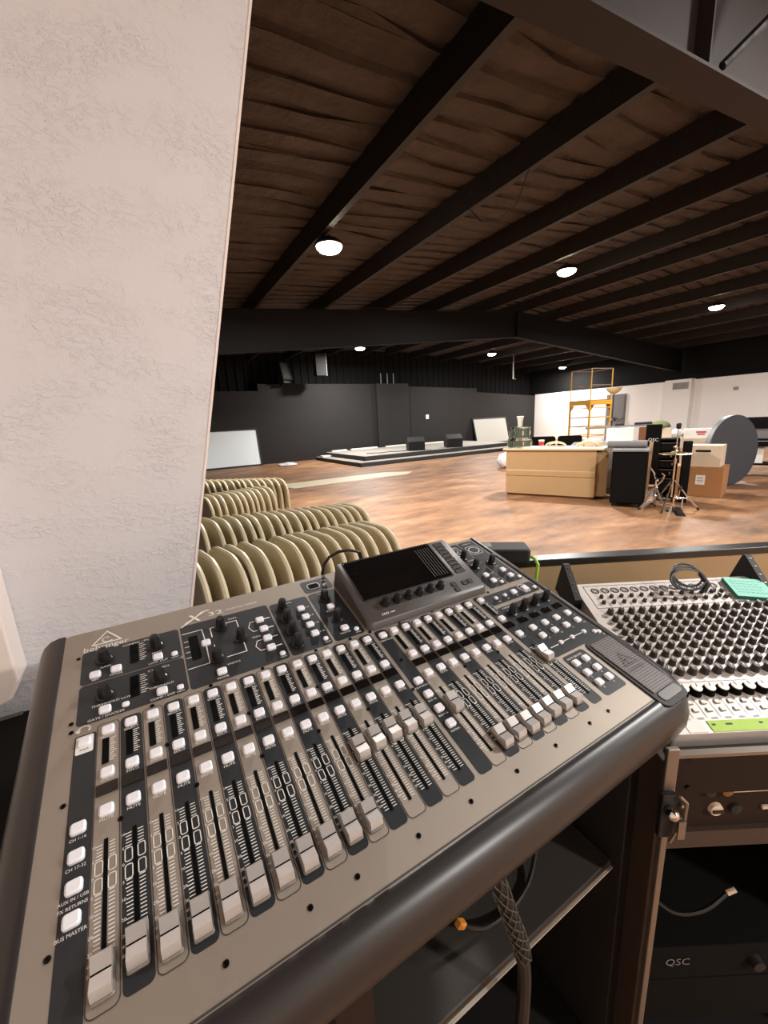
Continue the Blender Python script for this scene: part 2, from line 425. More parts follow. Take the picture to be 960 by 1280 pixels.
# dangling wires under the roof
def wire(name, pts, r, label):
    o = MB().tube(pts, r, 5).build(name, M_cable); return tag(o, label, 'wire')
wire('dangling_wire', [(3.78, 4.2, roofZ(3.78) + .02), (3.84, 4.05, 3.68), (3.86, 3.8, 3.6), (3.83, 3.5, 3.64), (3.79, 3.3, roofZ(3.79) + .02)], .006, 'thin dark wire sagging in a loop below the second ceiling purlin')
wire('dangling_wire', [(5.3, 7.6, roofZ(5.3) + .02), (5.22, 7.9, 3.86), (5.0, 8.2, 3.83), (4.7, 8.4, 3.86), (4.4, 8.78, roofZ(4.4) - .03)], .006, 'thin dark wire hanging just in front of the far black beam')

# ------------------------------------------------------------------ things hung on / above the black wall
t = thing('loudspeaker', 'black loudspeaker tilted on a wall bracket above the left part of the black wall', 'loudspeaker', (5.0, 15.75, 3.05), (math.radians(-16), 0, .2))
MB().box((0, 0, .35), (.42, .38, .68)).build('cabinet', M_blackwall, t, smooth=0, bevel=.02)
MB().box((0, -.195, .35), (.36, .012, .6)).build('grille', M_dark, t, smooth=0)
MB().box((0, .05, -.04), (.3, .3, .08)).build('bracket', M_dark, t, smooth=0)
t = thing('hanging_loudspeaker', 'slim dark loudspeaker hanging from the roof with one bright metal edge', 'loudspeaker', (6.12, 15.0, 3.2), (0, 0, 0))
MB().box((0, 0, .38), (.42, .3, .78)).build('cabinet', M_blackwall, t, smooth=0, bevel=.01)
MB().box((.205, -.13, .38), (.03, .04, .8)).build('edge_rail', M_grey, t, smooth=0)
MB().cyl((0, 0, .76), (0, 0, roofZ(6.12) - 3.2 + .27), .012).build('hanger', M_dark, t)
lb = ['leftmost of three short pipes standing on the black wall', 'middle one of three short pipes standing on the black wall', 'rightmost of three short pipes standing on the black wall']
for k, x in enumerate((9.35, 9.68, 10.0)):
    o = MB().cyl((x, YB + .05, 3.0), (x, YB + .05, 3.45), .022).build('pipe', M_grey); tag(o, lb[k], 'pipe', 'short pipes on the black wall')
o = MB().tube([(15.3, 14, roofZ(15.3) + .3), (15.3, 14, 3.02), (15.45, 14, 3.02)], .03).build('pipe', M_vent); tag(o, 'pale pipe hanging from the roof to the right of the ridge, above the drums', 'pipe')

# ------------------------------------------------------------------ the stage
t = thing('stage', 'low two-step stage with pale grey top in front of the black wall', 'stage', (5.95, 11.76, 0))
mb = MB(); mb.box((3.75, 2.01, .06), (7.5, 4.02, .12), 0); mb.box((3.75, 2.01, .125), (7.52, 4.04, .012), 1); mb.build('lower_step', [M_stageside, M_stagetop], t, smooth=0)
mb = MB(); mb.box((3.96, 2.26, .2), (7.06, 3.48, .138), 0); mb.box((3.96, 2.26, .275), (7.08, 3.5, .012), 1); mb.build('upper_step', [M_stageside, M_stagetop], t, smooth=0)
def wedge(label, x, y, rz):
    t = thing('stage_monitor', label, 'stage monitor', (x, y, .281), (0, 0, rz), 'stage monitors'); t.scale = (1.2, 1.2, 1.2)
    mb = MB(); mb.prism([(-.2, 0), (.2, 0), (.24, .18), (.02, .42), (-.2, .28)], -.26, .26, ax='x'); mb.build('cabinet', M_blackwall, t, smooth=0, bevel=.012)
    a = Vector((.24, .18)); b = Vector((.02, .42)); n = (b - a).normalized(); m = Vector((n.y, -n.x)); 
    q = [a + n * .02 + m * .006, b - n * .02 + m * .006, b - n * .02, a + n * .02]
    MB().prism([tuple(p) for p in q], -.24, .24, ax='x').build('grille', M_dark, t, smooth=0)
    MB().tube([(-.262, -.02, .2), (-.29, -.02, .2), (-.29, .1, .2), (-.262, .1, .2)], .012).build('handle', M_dark, t)
wedge('left black wedge monitor near the front edge of the stage', 8.8, 12.75, -.4)
wedge('right black wedge monitor near the front edge of the stage', 10.5, 12.6, -.4)
o = MB().tube([(7.0, 13.3, .287), (7.4, 12.95, .287), (7.9, 13.1, .287), (8.2, 12.85, .287), (8.7, 12.95, .287)], .02).build('stage_cable', M_cable); tag(o, 'dark cable lying on the pale stage left of the monitors', 'cable')
lb = ['first white offcut from the left along the back of the stage', 'second white offcut from the left along the back of the stage', 'third white offcut from the left along the back of the stage', 'long white offcut at the back of the stage behind the left monitor']
for k, (x, y, l, r) in enumerate([(6.9, 15.55, .7, .1), (8.1, 15.6, 1.3, .05), (9.7, 15.55, 1.1, .02), (11.6, 15.4, 1.8, .0)]):
    o = MB().box((0, 0, .03), (l, .12, .06), rot=None).build('white_offcut', M_white, smooth=0, bevel=.006); o.location = (x, y, .281); o.rotation_euler = (0, 0, r)
    tag(o, lb[k], 'board offcut', 'white offcuts at the back of the stage')
o = MB().box((0, 0, .03), (.5, .3, .06)).build('white_block', M_white, smooth=0, bevel=.006); o.location = (6.25, 15.3, .131); tag(o, 'white block on the lower step at the left end of the stage', 'block')

def board(label, x0, x1, yb, yt, h, m, z=0):
    t = thing('white_board', label, 'board', ((x0 + x1) / 2, yb, z), (-math.atan2(yt - yb, h), 0, 0)); w = x1 - x0
    MB().box((0, .012, h / 2), (w - .05, .014, h - .05)).build('face', m, t, smooth=0)
    mb = MB()
    for a in (-1, 1): mb.box((a * (w / 2 - .03), .015, h / 2), (.06, .07, h)); mb.box((0, .015, h / 2 + a * (h / 2 - .03)), (w - .12, .07, .06))
    mb.box((0, .035, h / 2), (w - .08, .014, h - .08)); mb.build('black_frame', M_edge, t, smooth=0)
board('bluish white board in a black frame leaning on the black wall at the left', 1.2, 3.78, 15.72, 15.98, 1.42, M_boardcool)
board('white board in a black frame leaning on the black wall beyond the stage', 14.55, 16.95, 15.62, 15.98, 1.36, M_board)

# flat strip lying on the floor, plastic scraps
o = MB().prism([(2.93, 10.23), (2.8, 9.3), (6.05, 9.0), (6.2, 9.7), (5.5, 10.4)][0:0] or [(2.6, 10.05), (2.85, 9.15), (6.0, 9.12), (6.35, 9.42), (5.75, 9.95)], .001, .006).build('pale_band', M_cream, smooth=0); tag(o, 'long pale sheet lying flat on the floor behind the stacked chairs', 'band')  # thin pale five-sided area laid just over the floor
mb = MB()
random.seed(3)
def blob(mb, c, r, sq, jag, n=14):
    vs = []; rings = 9
    prof = [(max(.02, math.sin(PI * i / rings)), -math.cos(PI * i / rings)) for i in range(rings + 1)]
    vv = []; fs = []
    for rr, z in prof:
        for k in range(n):
            a = 2 * PI * k / n; q = 1 + random.uniform(-jag, jag)
            vv.append((c[0] + rr * math.cos(a) * r * sq[0] * q, c[1] + rr * math.sin(a) * r * sq[1] * q, max(0.002, c[2] + z * r * sq[2] * q)))
    for i in range(rings):
        for k in range(n): fs.append((i * n + k, i * n + (k + 1) % n, (i + 1) * n + (k + 1) % n, (i + 1) * n + k))
    fs.append(list(range(n))[::-1]); fs.append([rings * n + k for k in range(n)])
    mb.add(vv, fs)
blob(mb, (0, 0, .2), .24, (1.15, 1, .9), .16)
o = mb.build('plastic_bag', M_bag, smooth=60); o.location = (8.55, 8.0, 0); tag(o, 'crumpled clear white plastic bag on the floor left of the tan counter', 'plastic bag')
mb = MB(); blob(mb, (0, 0, .05), .24, (1.3, .7, .3), .3)
o = mb.build('plastic_scrap', M_bag, smooth=60); o.location = (4.42, 14.6, 0); tag(o, 'small crumpled scrap of clear plastic on the floor by the black wall', 'scrap')

# ------------------------------------------------------------------ tan counter and what stands on it
def face_dir(dx, dy): return math.atan2(dy, dx)
CA = Vector((5.61, 5.26, 0)); CR = face_dir(.61, -1.33)
CM = Matrix.Translation(CA) @ Matrix.Rotation(CR, 4, 'Z')
def onc(x, y, z=.846): return tuple(CM @ Vector((x, y, z)))
t = thing('counter', 'long tan laminate bar counter with a cream top in the middle of the floor', 'counter', CA, (0, 0, CR))
mb = MB(); L = 1.46
mb.prism([(0, 0), (.02, 0), (.02, .8), (0, .8)], 0, L, ax='x')
mb2 = MB(); prof = [(0, .04), (0, .36), (-.012, .37), (-.012, .45), (0, .47), (0, .815), (.5, .815), (.5, .04)]
mb2.prism(prof, 0, L, ax='x'); mb2.build('front_panel', M_tan, t, smooth=0)
mb = MB(); mb.box((L / 2, .26, .02), (L - .04, .46, .04)); mb.build('plinth', M_wood, t, smooth=0)
mb = MB(); mb.rbox(L / 2 + .03, .25, .815, .846, L + .18, .58, .03, inset=.004); mb.build('top', M_cream, t, smooth=30)
mb = MB(); mb.prism([(L, .02), (L + .16, .1), (L + .16, .13), (L, .05)], .06, .78); mb.build('end_flap', M_tan, t, smooth=0)
mb = MB(); mb.prism([(L + .01, .14), (L + .12, .14), (L + .12, .5), (L + .01, .5)], .03, .81); mb.build('end_panel', M_tan, t, smooth=0)

def drum(label, loc, r, h):
    t = thing('drum', label, 'drum', loc, group='drums on the counter')
    MB().lathe([(r, .012), (r, h - .012)], 28).build('shell', M_drum, t)
    mb = MB(); mb.lathe([(r - .004, .0), (r + .01, .0), (r + .01, .022), (r - .004, .022)], 28, cap=False); mb.build('hoop', M_chrome, t)
    mb = MB(); mb.lathe([(r - .004, h - .022), (r + .01, h - .022), (r + .01, h), (r - .004, h)], 28, cap=False); mb.build('hoop', M_chrome, t)
    MB().lathe([(r - .003, h - .014), (.001, h - .012)], 28).build('drum_head', M_white, t)
    src = None
    for k in range(8):
        a = 2 * PI * k / 8 + .2
        mb = MB(); mb.rbox(0, 0, h * .32, h * .68, .035, .02, .008); mb.cyl((.0, 0, .01), (.0, 0, h - .01), .005, n=6)
        o = mb.build('lug', M_chrome, t); o.location = ((r + .012) * math.cos(a), (r + .012) * math.sin(a), 0); o.rotation_euler = (0, 0, a + PI / 2)
DP = onc(.16, .25)
drum('lower green sparkle drum on the left end of the tan counter', DP, .2, .15)
drum('upper green sparkle drum stacked on another at the left end of the tan counter', (DP[0], DP[1], DP[2] + .151), .17, .21)
cz = DP[2] + .151 + .21
t = thing('cup_stack', 'tall white cup standing on top of the green drums', 'cup', (DP[0], DP[1], cz))
MB().lathe([(.04, 0), (.045, .1), (.058, .17)], 20).build('cup', M_white, t); MB().lathe([(.06, .165), (.063, .17), (.063, .185), (.055, .19)], 20).build('rim', M_white, t)
t = thing('paper_cup', 'red and white paper cup on the tan counter right of the drums', 'cup', onc(.55, .22))
mb = MB(); mb.lathe([(.034, 0), (.046, .12)], 20, mi=0); mb.lathe([(.0385, .03), (.0475, .1)], 20, mi=1, cap=False); mb.build('cup', [M_white, M_red], t)
MB().lathe([(.047, .118), (.05, .122), (.047, .126)], 20).build('rim', M_white, t)
for k, (x, lb) in enumerate(((.78, 'pale hoop-backed chair frame lying on the tan counter, left of the other'), (1.28, 'pale hoop-backed chair frame lying on the right end of the tan counter'))):
    t = thing('hoop_frame', lb, 'chair frame', onc(x, .25), (0, 0, CR), 'hoop frames on the counter')
    a = [(.17 * math.cos(q) * 1.0, .0, .012 + .075 * math.sin(q)) for q in [PI * i / 12 for i in range(13)]]
    MB().tube(a, .012).build('hoop', M_cream, t)
    MB().tube([(p[0] * .8, .09, p[2] * .7 + .004) for p in a], .011).build('hoop', M_cream, t)
    MB().tube([(-.17, 0, .012), (-.15, .09, .012), (.15, .09, .012), (.17, 0, .012)], .011).build('cross_rail', M_cream, t)

# office chairs behind the counter
def office_chair(label, x, y, rz, top):
    t = thing('office_chair', label, 'chair', (x, y, 0), (0, 0, rz), 'black office chairs behind the counter')
    mb = MB(); mb.rbox(0, 0, .44, .52, .5, .48, .1, inset=.02); mb.build('seat', M_blackmatte, t)
    mb = MB()
    mb.M = Matrix.Translation((0, .24, (top + .56) / 2)) @ Matrix.Rotation(PI / 2, 4, 'X'); mb.rbox(0, 0, -.04, .04, .46, top - .56, .05, inset=.02); mb.build('backrest', M_blackmatte, t)
    MB().cyl((0, 0, .1), (0, 0, .44), .03).build('stem', M_dark, t)
    mb = MB()
    for k in range(5):
        a = 2 * PI * k / 5; mb.cyl((0, 0, .1), (.28 * math.cos(a), .28 * math.sin(a), .065), .02, .014)
    mb.build('base', M_dark, t)
    for k in range(5):
        a = 2 * PI * k / 5; o = MB().cyl((-.02, 0, 0), (.02, 0, 0), .03).build('caster', M_dark, t); o.location = (.28 * math.cos(a), .28 * math.sin(a), .03); o.rotation_euler = (0, 0, a)
    mb = MB(); mb.tube([(0, .2, .47), (0, .3, .5), (0, .3, .62)], .02); mb.build('back_support', M_dark, t)
office_chair('left black office chair whose back shows behind the tan counter', 6.98, 5.57, math.radians(128), .98)
office_chair('right black office chair whose back shows behind the tan counter', 7.78, 5.55, math.radians(128), .95)

# grey sofa with pillow behind the counter
t = thing('sofa', 'grey upholstered sofa behind the tan counter and the black speaker cabinet', 'sofa', (7.28, 4.44, 0), (0, 0, math.radians(-59)))
mb = MB(); mb.rbox(0, 0, .08, .42, 1.12, .72, .06, inset=.02); mb.build('seat', M_greyfab, t)
mb = MB(); mb.rbox(0, -.27, .1, .88, 1.12, .2, .08, inset=.05); mb.build('backrest', M_greyfab, t)
for a in (-1, 1):
    mb = MB(); mb.rbox(a * .51, .05, .08, .64, .15, .66, .07, inset=.04); mb.build('armrest', M_greyfab, t)
for a in (-1, 1):
    for b in (-1, 1): MB().cyl((a * .48, b * .28, 0), (a * .48, b * .28, .09), .025).build('leg', M_dark, t)
o = MB().rbox(0, 0, -.055, .055, .3, .24, .1, inset=.04).build('pillow', M_cardlight); o.location = onc(1.34, .38, .905); o.rotation_euler = (.2, 0, CR); tag(o, 'pale pillow lying on the right end of the tan counter', 'pillow')
o = MB().tube([(-.26, 0, 0), (.26, 0, 0)], [.055, .055], 16).build('grey_roll', M_greyfab); o.location = (6.38, 3.55, .908); o.rotation_euler = (0, 0, CR); tag(o, 'rolled grey cushion lying on the black speaker cabinet', 'cushion')

# ------------------------------------------------------------------ yellow scaffold
t = thing('scaffold', 'yellow rolling scaffold with a railed platform in front of the white wall', 'scaffold', (12.53, 8.25, 0), (0, 0, math.radians(78.4)))
LX, LY = .85, -.85; HP = 1.72; HR = HP + .99
for x in (0, LX):
    mb = MB()
    for y in (0, LY): mb.box((x, y, .12 + (HP - .05) / 2), (.045, .045, HP - .1))
    mb.build('end_frame', M_yellow, t, smooth=0)
    for k in range(5): MB().box((x, LY / 2, .3 + k * .3), (.025, abs(LY) - .04, .025)).build('rung', M_yellow, t, smooth=0)
for y in (0, LY):
    for k in range(5): MB().box((LX / 2, y, .3 + k * .3), (LX - .04, .016, .018)).build('side_bar', M_alu, t, smooth=0)
    MB().box((LX / 2, y, HP - .05), (LX + .06, .05, .13)).build('side_rail', M_yellow, t, smooth=0)
for y in (0, LY):
    for x, s in ((.03, 1), (LX - .03, -1)):
        MB().prism([(x, HP - .12), (x + s * .16, HP - .12), (x, HP - .32)], y - .01, y + .01, ax='y').build('gusset', M_yellow, t, smooth=0)
for x in (0, LX): MB().box((x, LY / 2, HP - .05), (.05, abs(LY), .13)).build('end_rail', M_yellow, t, smooth=0)
MB().box((LX / 2, LY / 2, HP + .02), (LX, abs(LY) - .06, .03)).build('platform', M_wood, t, smooth=0)
for x in (0, LX):
    for y in (0, LY): MB().cyl((x, y, HP), (x, y, HR), .019, mi=0).build('rail_post', M_yellow, t)
for h in (HR, HR - .5):
    for y in (0, LY): MB().cyl((0, y, h), (LX, y, h), .016).build('guard_rail', M_alu, t)
    for x in (0, LX): MB().cyl((x, 0, h), (x, LY, h), .016).build('guard_rail', M_alu, t)
for x in (0, LX):
    for y in (0, LY):
        o = MB().cyl((0, -.02, 0), (0, .02, 0), .06).build('caster', M_dark, t); o.location = (x, y, .06)
        MB().box((x, y, .1), (.04, .06, .06)).build('caster_fork', M_steel, t, smooth=0)

# floor lamp
t = thing('floor_lamp', 'torchiere floor lamp with a pale bowl in front of the grey door', 'floor lamp', (10.3, 6.16, 0))
MB().lathe([(.14, 0), (.14, .015), (.03, .03)], 24).build('base', M_dark, t)
MB().cyl((0, 0, .02), (0, 0, 1.82), .013).build('pole', M_dark, t)
MB().lathe([(.03, 1.8), (.09, 1.83), (.15, 1.88), (.18, 1.95), (.172, 1.95), (.14, 1.89), (.08, 1.845), (.001, 1.83)], 28, cap=False).build('lamp_bowl', M_lamp_bowl, t)
t = thing('desk_lamp', 'small dark goose-neck lamp in front of the grey door, right of the floor lamp', 'lamp', (8.72, 5.3, .741))
MB().lathe([(.07, 0), (.07, .015), (.015, .02)], 18).build('base', M_dark, t)
MB().tube([(0, 0, .02), (.0, 0, .35), (.03, -.02, .45), (.08, -.06, .5)], .008).build('neck', M_vent, t)
MB().cyl((.07, -.05, .52), (.12, -.1, .48), .02, .045).build('shade', M_dark, t)
# ================================================================== clutter right of the counter
SA = Vector((5.93, 3.5, 0)); SR = face_dir(.21, -.44)
t = thing('speaker_cabinet', 'tall black carpeted speaker cabinet on casters against the right end of the tan counter', 'speaker cabinet', SA, (0, 0, SR))
MB().box((.22, .29, .445), (.44, .56, .77)).build('cabinet', M_blackmatte, t, smooth=0, bevel=.012)
MB().box((.22, -.004, .445), (.4, .012, .73)).build('grille', M_blackmatte, t, smooth=0)
MB().box((.22, .29, .841), (.47, .6, .022)).build('top_board', M_grey, t, smooth=0)
for x in (.05, .39):
    for y in (.06, .5):
        o = MB().cyl((0, -.015, 0), (0, .015, 0), .03).build('caster', M_dark, t); o.location = (x, y, .03)

t = thing('column_speaker', 'slim black column speaker with a white logo behind the black speaker cabinet', 'loudspeaker', (8.2, 4.09, 0), (0, 0, math.radians(-63.5)))
MB().box((.0, .11, .56), (.25, .22, 1.12)).build('cabinet', M_blackmatte, t, smooth=0, bevel=.008)
mb = MB(); text(mb, 'QSC', 0, .84, 0, .085, 0, fn=lambda q: (q[0], -.003, q[1])); mb.build('logo', M_white, t, smooth=0)

# folding tables and what lies on them
def folding_table(label, x, y, rz, l, w, h, mtop, drape=None):
    t = thing('folding_table', label, 'table', (x, y, 0), (0, 0, rz))
    mb = MB(); mb.rbox(0, 0, h - .035, h, l, w, .04, inset=.006); mb.build('tabletop', mtop, t)
    for a in (-1, 1):
        for b in (-1, 1): MB().tube([(a * (l / 2 - .2), b * (w / 2 - .08), 0), (a * (l / 2 - .15), b * (w / 2 - .08), h - .035)], .014).build('leg', M_dark, t)
        MB().cyl((a * (l / 2 - .19), -(w / 2 - .08), .12), (a * (l / 2 - .19), w / 2 - .08, .12), .01).build('leg_brace', M_dark, t)
    return t
TR = face_dir(.48, -.877)
folding_table('white topped folding table cluttered with boxes, behind the grey sofa', 8.95, 4.92, TR, 1.5, .7, .74, M_white)
TM = Matrix.Translation((8.95, 4.92, .741)) @ Matrix.Rotation(TR, 4, 'Z')
def ont(x, y, z=0): return tuple(TM @ Vector((x, y, z)))
def carton(name, label, loc, rz, d, m, flap=True, cat='box', group=None):
    t = thing(name, label, cat, loc, (0, 0, rz), group)
    mb = MB(); mb.box((0, 0, d[2] / 2 - .002), (d[0], d[1], d[2] - .004)); mb.build('body', m, t, smooth=0, bevel=.004)
    for a in (-1, 1): MB().box((a * d[0] / 4, 0, d[2] - .001), (d[0] / 2 - .004, d[1], .005)).build('flap', m, t, smooth=0)
    MB().box((0, 0, d[2] + .0025), (d[0] * .98, .05, .001)).build('tape', M_cardlight if m is M_card else M_white, t, smooth=0)
    return t
carton('storage_box', 'low white box on the folding table under the long grey bar', ont(-.2, -.05), TR, (.5, .4, .3), M_white)
carton('carton', 'orange brown box on the folding table left of the column speaker', ont(.24, -.1), TR, (.2, .3, .3), M_wood)
t = thing('folded_stand', 'long folded grey metal stand lying across the boxes on the folding table', 'stand', ont(-.12, -.06, .309), (0, -.03, TR))
for y in (-.06, .06): MB().box((0, y, .02), (1.5, .03, .035)).build('rail', M_grey, t, smooth=0)
for x in (-.6, -.2, .2, .6): MB().box((x, 0, .02), (.03, .1, .03)).build('cross_bar', M_grey, t, smooth=0)
for x in (-.1, .25, .4): MB().box((x, 0, .06), (.16, .09, .05)).build('clamp', M_dark, t, smooth=0, bevel=.01)

folding_table('cloth covered folding table piled with bags, behind the round tabletop', 10.42, 4.18, TR, 1.2, .66, .74, M_white)
UM = Matrix.Translation((10.42, 4.18, .741)) @ Matrix.Rotation(TR, 4, 'Z')
def onu(x, y, z=0): return tuple(UM @ Vector((x, y, z)))
mb = MB()
n = 24
top = rrect(0, 0, 1.24, .7, .05, 4); k = len(top)
vs = [(x, y, .004) for x, y in top]; low = []
for i, (x, y) in enumerate(top):
    s = 1 + .03 * math.sin(i * 2.1); low.append((x * s, y * (1 + .06 * math.sin(i * 1.7)), -.2 - .03 * math.sin(i * 1.3)))
mb.add(vs + low, [tuple(range(k))] + [(i, (i + 1) % k, k + (i + 1) % k, k + i) for i in range(k)])
o = mb.build('tablecloth', M_cardlight, smooth=50, recalc=True); o.location = (10.42, 4.18, .742); o.rotation_euler = (0, 0, TR); tag(o, 'pale cloth draped over the folding table behind the round tabletop', 'tablecloth')
carton('storage_box', 'white box with red print on the cloth covered folding table', onu(-.12, -.1, .006), TR, (.5, .36, .19), M_white)
mb = MB(); text(mb, 'NNN', 0, 0, 0, .09, 0, fn=lambda q: (q[0], -.0, q[1])) if 0 else mb.box((0, 0, 0), (.16, .004, .07))
o = [c for c in bpy.data.objects if c.name.startswith('storage_box') and 'red' in c.get('label', '')][0]
mb = MB(); mb.box((.03, -.183, .13), (.17, .004, .03)); mb.box((.03, -.183, .085), (.13, .004, .025)); mb.build('red_print', M_red, o, smooth=0)
mb = MB(); blob(mb, (0, 0, .1), .17, (1.2, .9, .55), .12); o = mb.build('clear_bag', M_bag, smooth=60); o.location = onu(-.5, .0, .008); tag(o, 'clear plastic bag on the cloth covered folding table left of the red printed box', 'bag')
mb = MB(); blob(mb, (0, 0, .1), .15, (1.0, 1, .6), .05); o = mb.build('grey_bundle', M_greyfab, smooth=60); o.location = onu(.35, .0, .008); tag(o, 'grey bundle on the folding table just left of the round tabletop', 'bundle')
mb = MB()
for a in range(7):
    pass
vv = []; fs = []; n = 24
for i, (r, z) in enumerate([(.24, 0), (.25, .02), (.21, .07), (.14, .11), (.06, .13), (.001, .135)]):
    for k in range(n):
        a = 2 * PI * k / n; q = 1 + .06 * math.sin(3 * a + i); vv.append((r * math.cos(a) * q, r * .75 * math.sin(a) * q, z))
for i in range(5):
    for k in range(n): fs.append((i * n + k, i * n + (k + 1) % n, (i + 1) * n + (k + 1) % n, (i + 1) * n + k))
fs.append(list(range(n))[::-1]); mb.add(vv, fs)
carton('storage_box', 'pale box under the olive cloth on the folding table behind the column speaker', ont(.55, .02), TR, (.3, .4, .28), M_cardlight)
o = mb.build('olive_cloth_bundle', M_olive, smooth=60); o.location = ont(.5, .02, .287); tag(o, 'rounded olive green cloth bundle on top of the clutter behind the column speaker', 'cloth bundle')

# amplifier rack
t = thing('amplifier_rack', 'black upright equipment rack with silver trimmed units behind the cymbal stand', 'equipment rack', (6.86, 3.18, 0), (0, 0, SR)); t.scale = (.44, .6, 1)
mb = MB()
for a in (-1, 1): mb.box((a * .27, .22, .5), (.02, .46, .9))
mb.box((0, .22, .95), (.56, .46, .02)); mb.box((0, .22, .06), (.56, .46, .02)); mb.box((0, .44, .5), (.54, .02, .9)); mb.build('case', M_blackmatte, t, smooth=0)
for k, (z, h) in enumerate([(.84, .13), (.7, .08), (.58, .12), (.44, .12), (.26, .2)]):
    o = MB().box((0, .1, z), (.5, .2, h - .012)).build('rack_unit', M_blackmatte, t, smooth=0, bevel=.004)
    MB().box((0, -.004, z + h / 2 - .008), (.48, .006, .006)).build('trim_line', M_alu, o, smooth=0)
    o2 = MB().cyl((.12 - .05 * (k % 2), 0, z), (.12 - .05 * (k % 2), -.025, z), .018).build('dial', M_alu, o)
for a in (-1, 1):
    for b in (0, 1): MB().cyl((a * .22, .06 + b * .32, 0), (a * .22, .06 + b * .32, .05), .03).build('foot', M_dark, t)
o = MB().box((0, 0, .46), (.11, .2, .92)).build('black_case', M_blackmatte, smooth=0, bevel=.01); o.location = (7.0, 3.0, 0); o.rotation_euler = (0, 0, SR); tag(o, 'tall narrow black case standing between the equipment rack and the cardboard boxes', 'case')
o = MB().prism([(-.05, 0), (.05, 0), (.07, .92), (.02, .92)], -.012, .012, ax='y').build('leaning_board', M_tan, smooth=0); o.location = (6.72, 3.42, 0); o.rotation_euler = (0, 0, SR); tag(o, 'pale narrow board standing on edge between column speaker and equipment rack', 'board')

# drum hardware
def tripod(t, r, h, spread, n=3, a0=0., leg='leg'):
    for k in range(n):
        a = a0 + 2 * PI * k / n; c, s = math.cos(a), math.sin(a)
        MB().tube([(c * .02, s * .02, h), (c * spread * .55, s * spread * .55, h * .45), (c * spread, s * spread, .012)], r).build(leg, M_chrome, t)
        MB().cyl((c * spread, s * spread, 0), (c * spread * .94, s * spread * .94, .035), .016).build('rubber_foot', M_dark, t)
        MB().cyl((c * .02, s * .02, h * .35), (c * spread * .6, s * spread * .6, h * .41), r * .8).build('leg_strut', M_chrome, t)
t = thing('cymbal_stand', 'chrome tripod stand carrying one brass cymbal in front of the equipment rack', 'cymbal stand', (6.36, 2.86, 0))
tripod(t, .011, .42, .34, a0=-.9)
MB().cyl((0, 0, .18), (0, 0, .72), .013).build('tube', M_chrome, t)
MB().cyl((0, 0, .7), (0, 0, 1.16), .007).build('rod', M_chrome, t)
MB().lathe([(.02, .0), (.02, .07)], 14, (0, 0, .66)).build('clamp', M_chrome, t)
mb = MB(); mb.lathe([(.2, .0), (.196, .004), (.07, .018), (.05, .035), (.02, .045), (.001, .046)], 32, (0, 0, .79), cap=False); mb.build('cymbal', M_cymbal, t)
MB().lathe([(.012, 0), (.024, .02), (.024, .04), (.012, .05)], 14, (0, 0, .85)).build('wing_nut', M_chrome, t)
MB().lathe([(.02, 0), (.03, .02), (.03, .07), (.02, .08)], 14, (0, 0, 1.13)).build('top_clutch', M_dark, t)
t = thing('pedal_stand', 'folded chrome drum hardware stand leaning beside the black speaker cabinet', 'drum hardware', (6.2, 3.0, 0))
tripod(t, .012, .3, .2, a0=.4)
MB().tube([(0, 0, .15), (0, 0, .34), (.02, .02, .42), (.0, .04, .52), (-.03, .08, .6)], .014).build('tube', M_chrome, t)
MB().tube([(.02, 0, .34), (.06, -.05, .42), (.04, -.08, .5), (.0, -.06, .53)], .012).build('arm', M_chrome, t)
for z in (.2, .32, .42): MB().sphere((0.01, 0, z), .028).build('clamp', M_chrome, t)
t = thing('bass_pedal', 'black and chrome bass drum pedal on the floor by the cymbal stand', 'drum pedal', (6.17, 2.66, 0), (0, 0, .6))
mb = MB(); mb.prism([(-.14, .012), (.12, .05), (.12, .062), (-.14, .024)], -.04, .04, ax='y'); mb.build('footboard', M_dark, t, smooth=0)
MB().box((0, 0, .006), (.32, .1, .012)).build('base_plate', M_dark, t, smooth=0)
for a in (-.05, .05): MB().box((.13, a, .11), (.02, .014, .2)).build('post', M_chrome, t, smooth=0)
MB().cyl((.13, -.06, .2), (.13, .06, .2), .009).build('axle', M_chrome, t)
MB().tube([(.13, 0, .2), (.1, 0, .3), (.08, 0, .33)], .006).build('beater_rod', M_chrome, t)
MB().sphere((.08, 0, .345), .026).build('beater', M_dark, t)

# cardboard boxes
CBR = face_dir(.22, -.975)
t = carton('carton', 'brown cardboard carton with a white shipping label on the floor, under the pale box', (7.8, 3.13, 0), CBR, (.68, .52, .47), M_card)
mb = MB(); mb.box((.06, -.2615, .27), (.12, .003, .15), 0); mb.build('shipping_label', M_white, t, smooth=0)
mb = MB()
for k in range(4): mb.box((.06, -.2635, .31 - k * .025), (.09 - .02 * (k % 2), .001, .007))
mb.build('label_print', M_ink, t, smooth=0)
t = carton('carton', 'pale box with a dark hand slot stacked on the brown cardboard carton', (7.8, 3.08, .4735), CBR, (.46, .4, .33), M_cardlight)
mb = MB(); mb.M = Matrix.Translation((0, -.2015, .25)) @ Matrix.Rotation(PI / 2, 4, 'X'); mb.rbox(0, 0, 0, .003, .2, .035, .017); mb.build('hand_slot', M_brownboard, t, smooth=0)

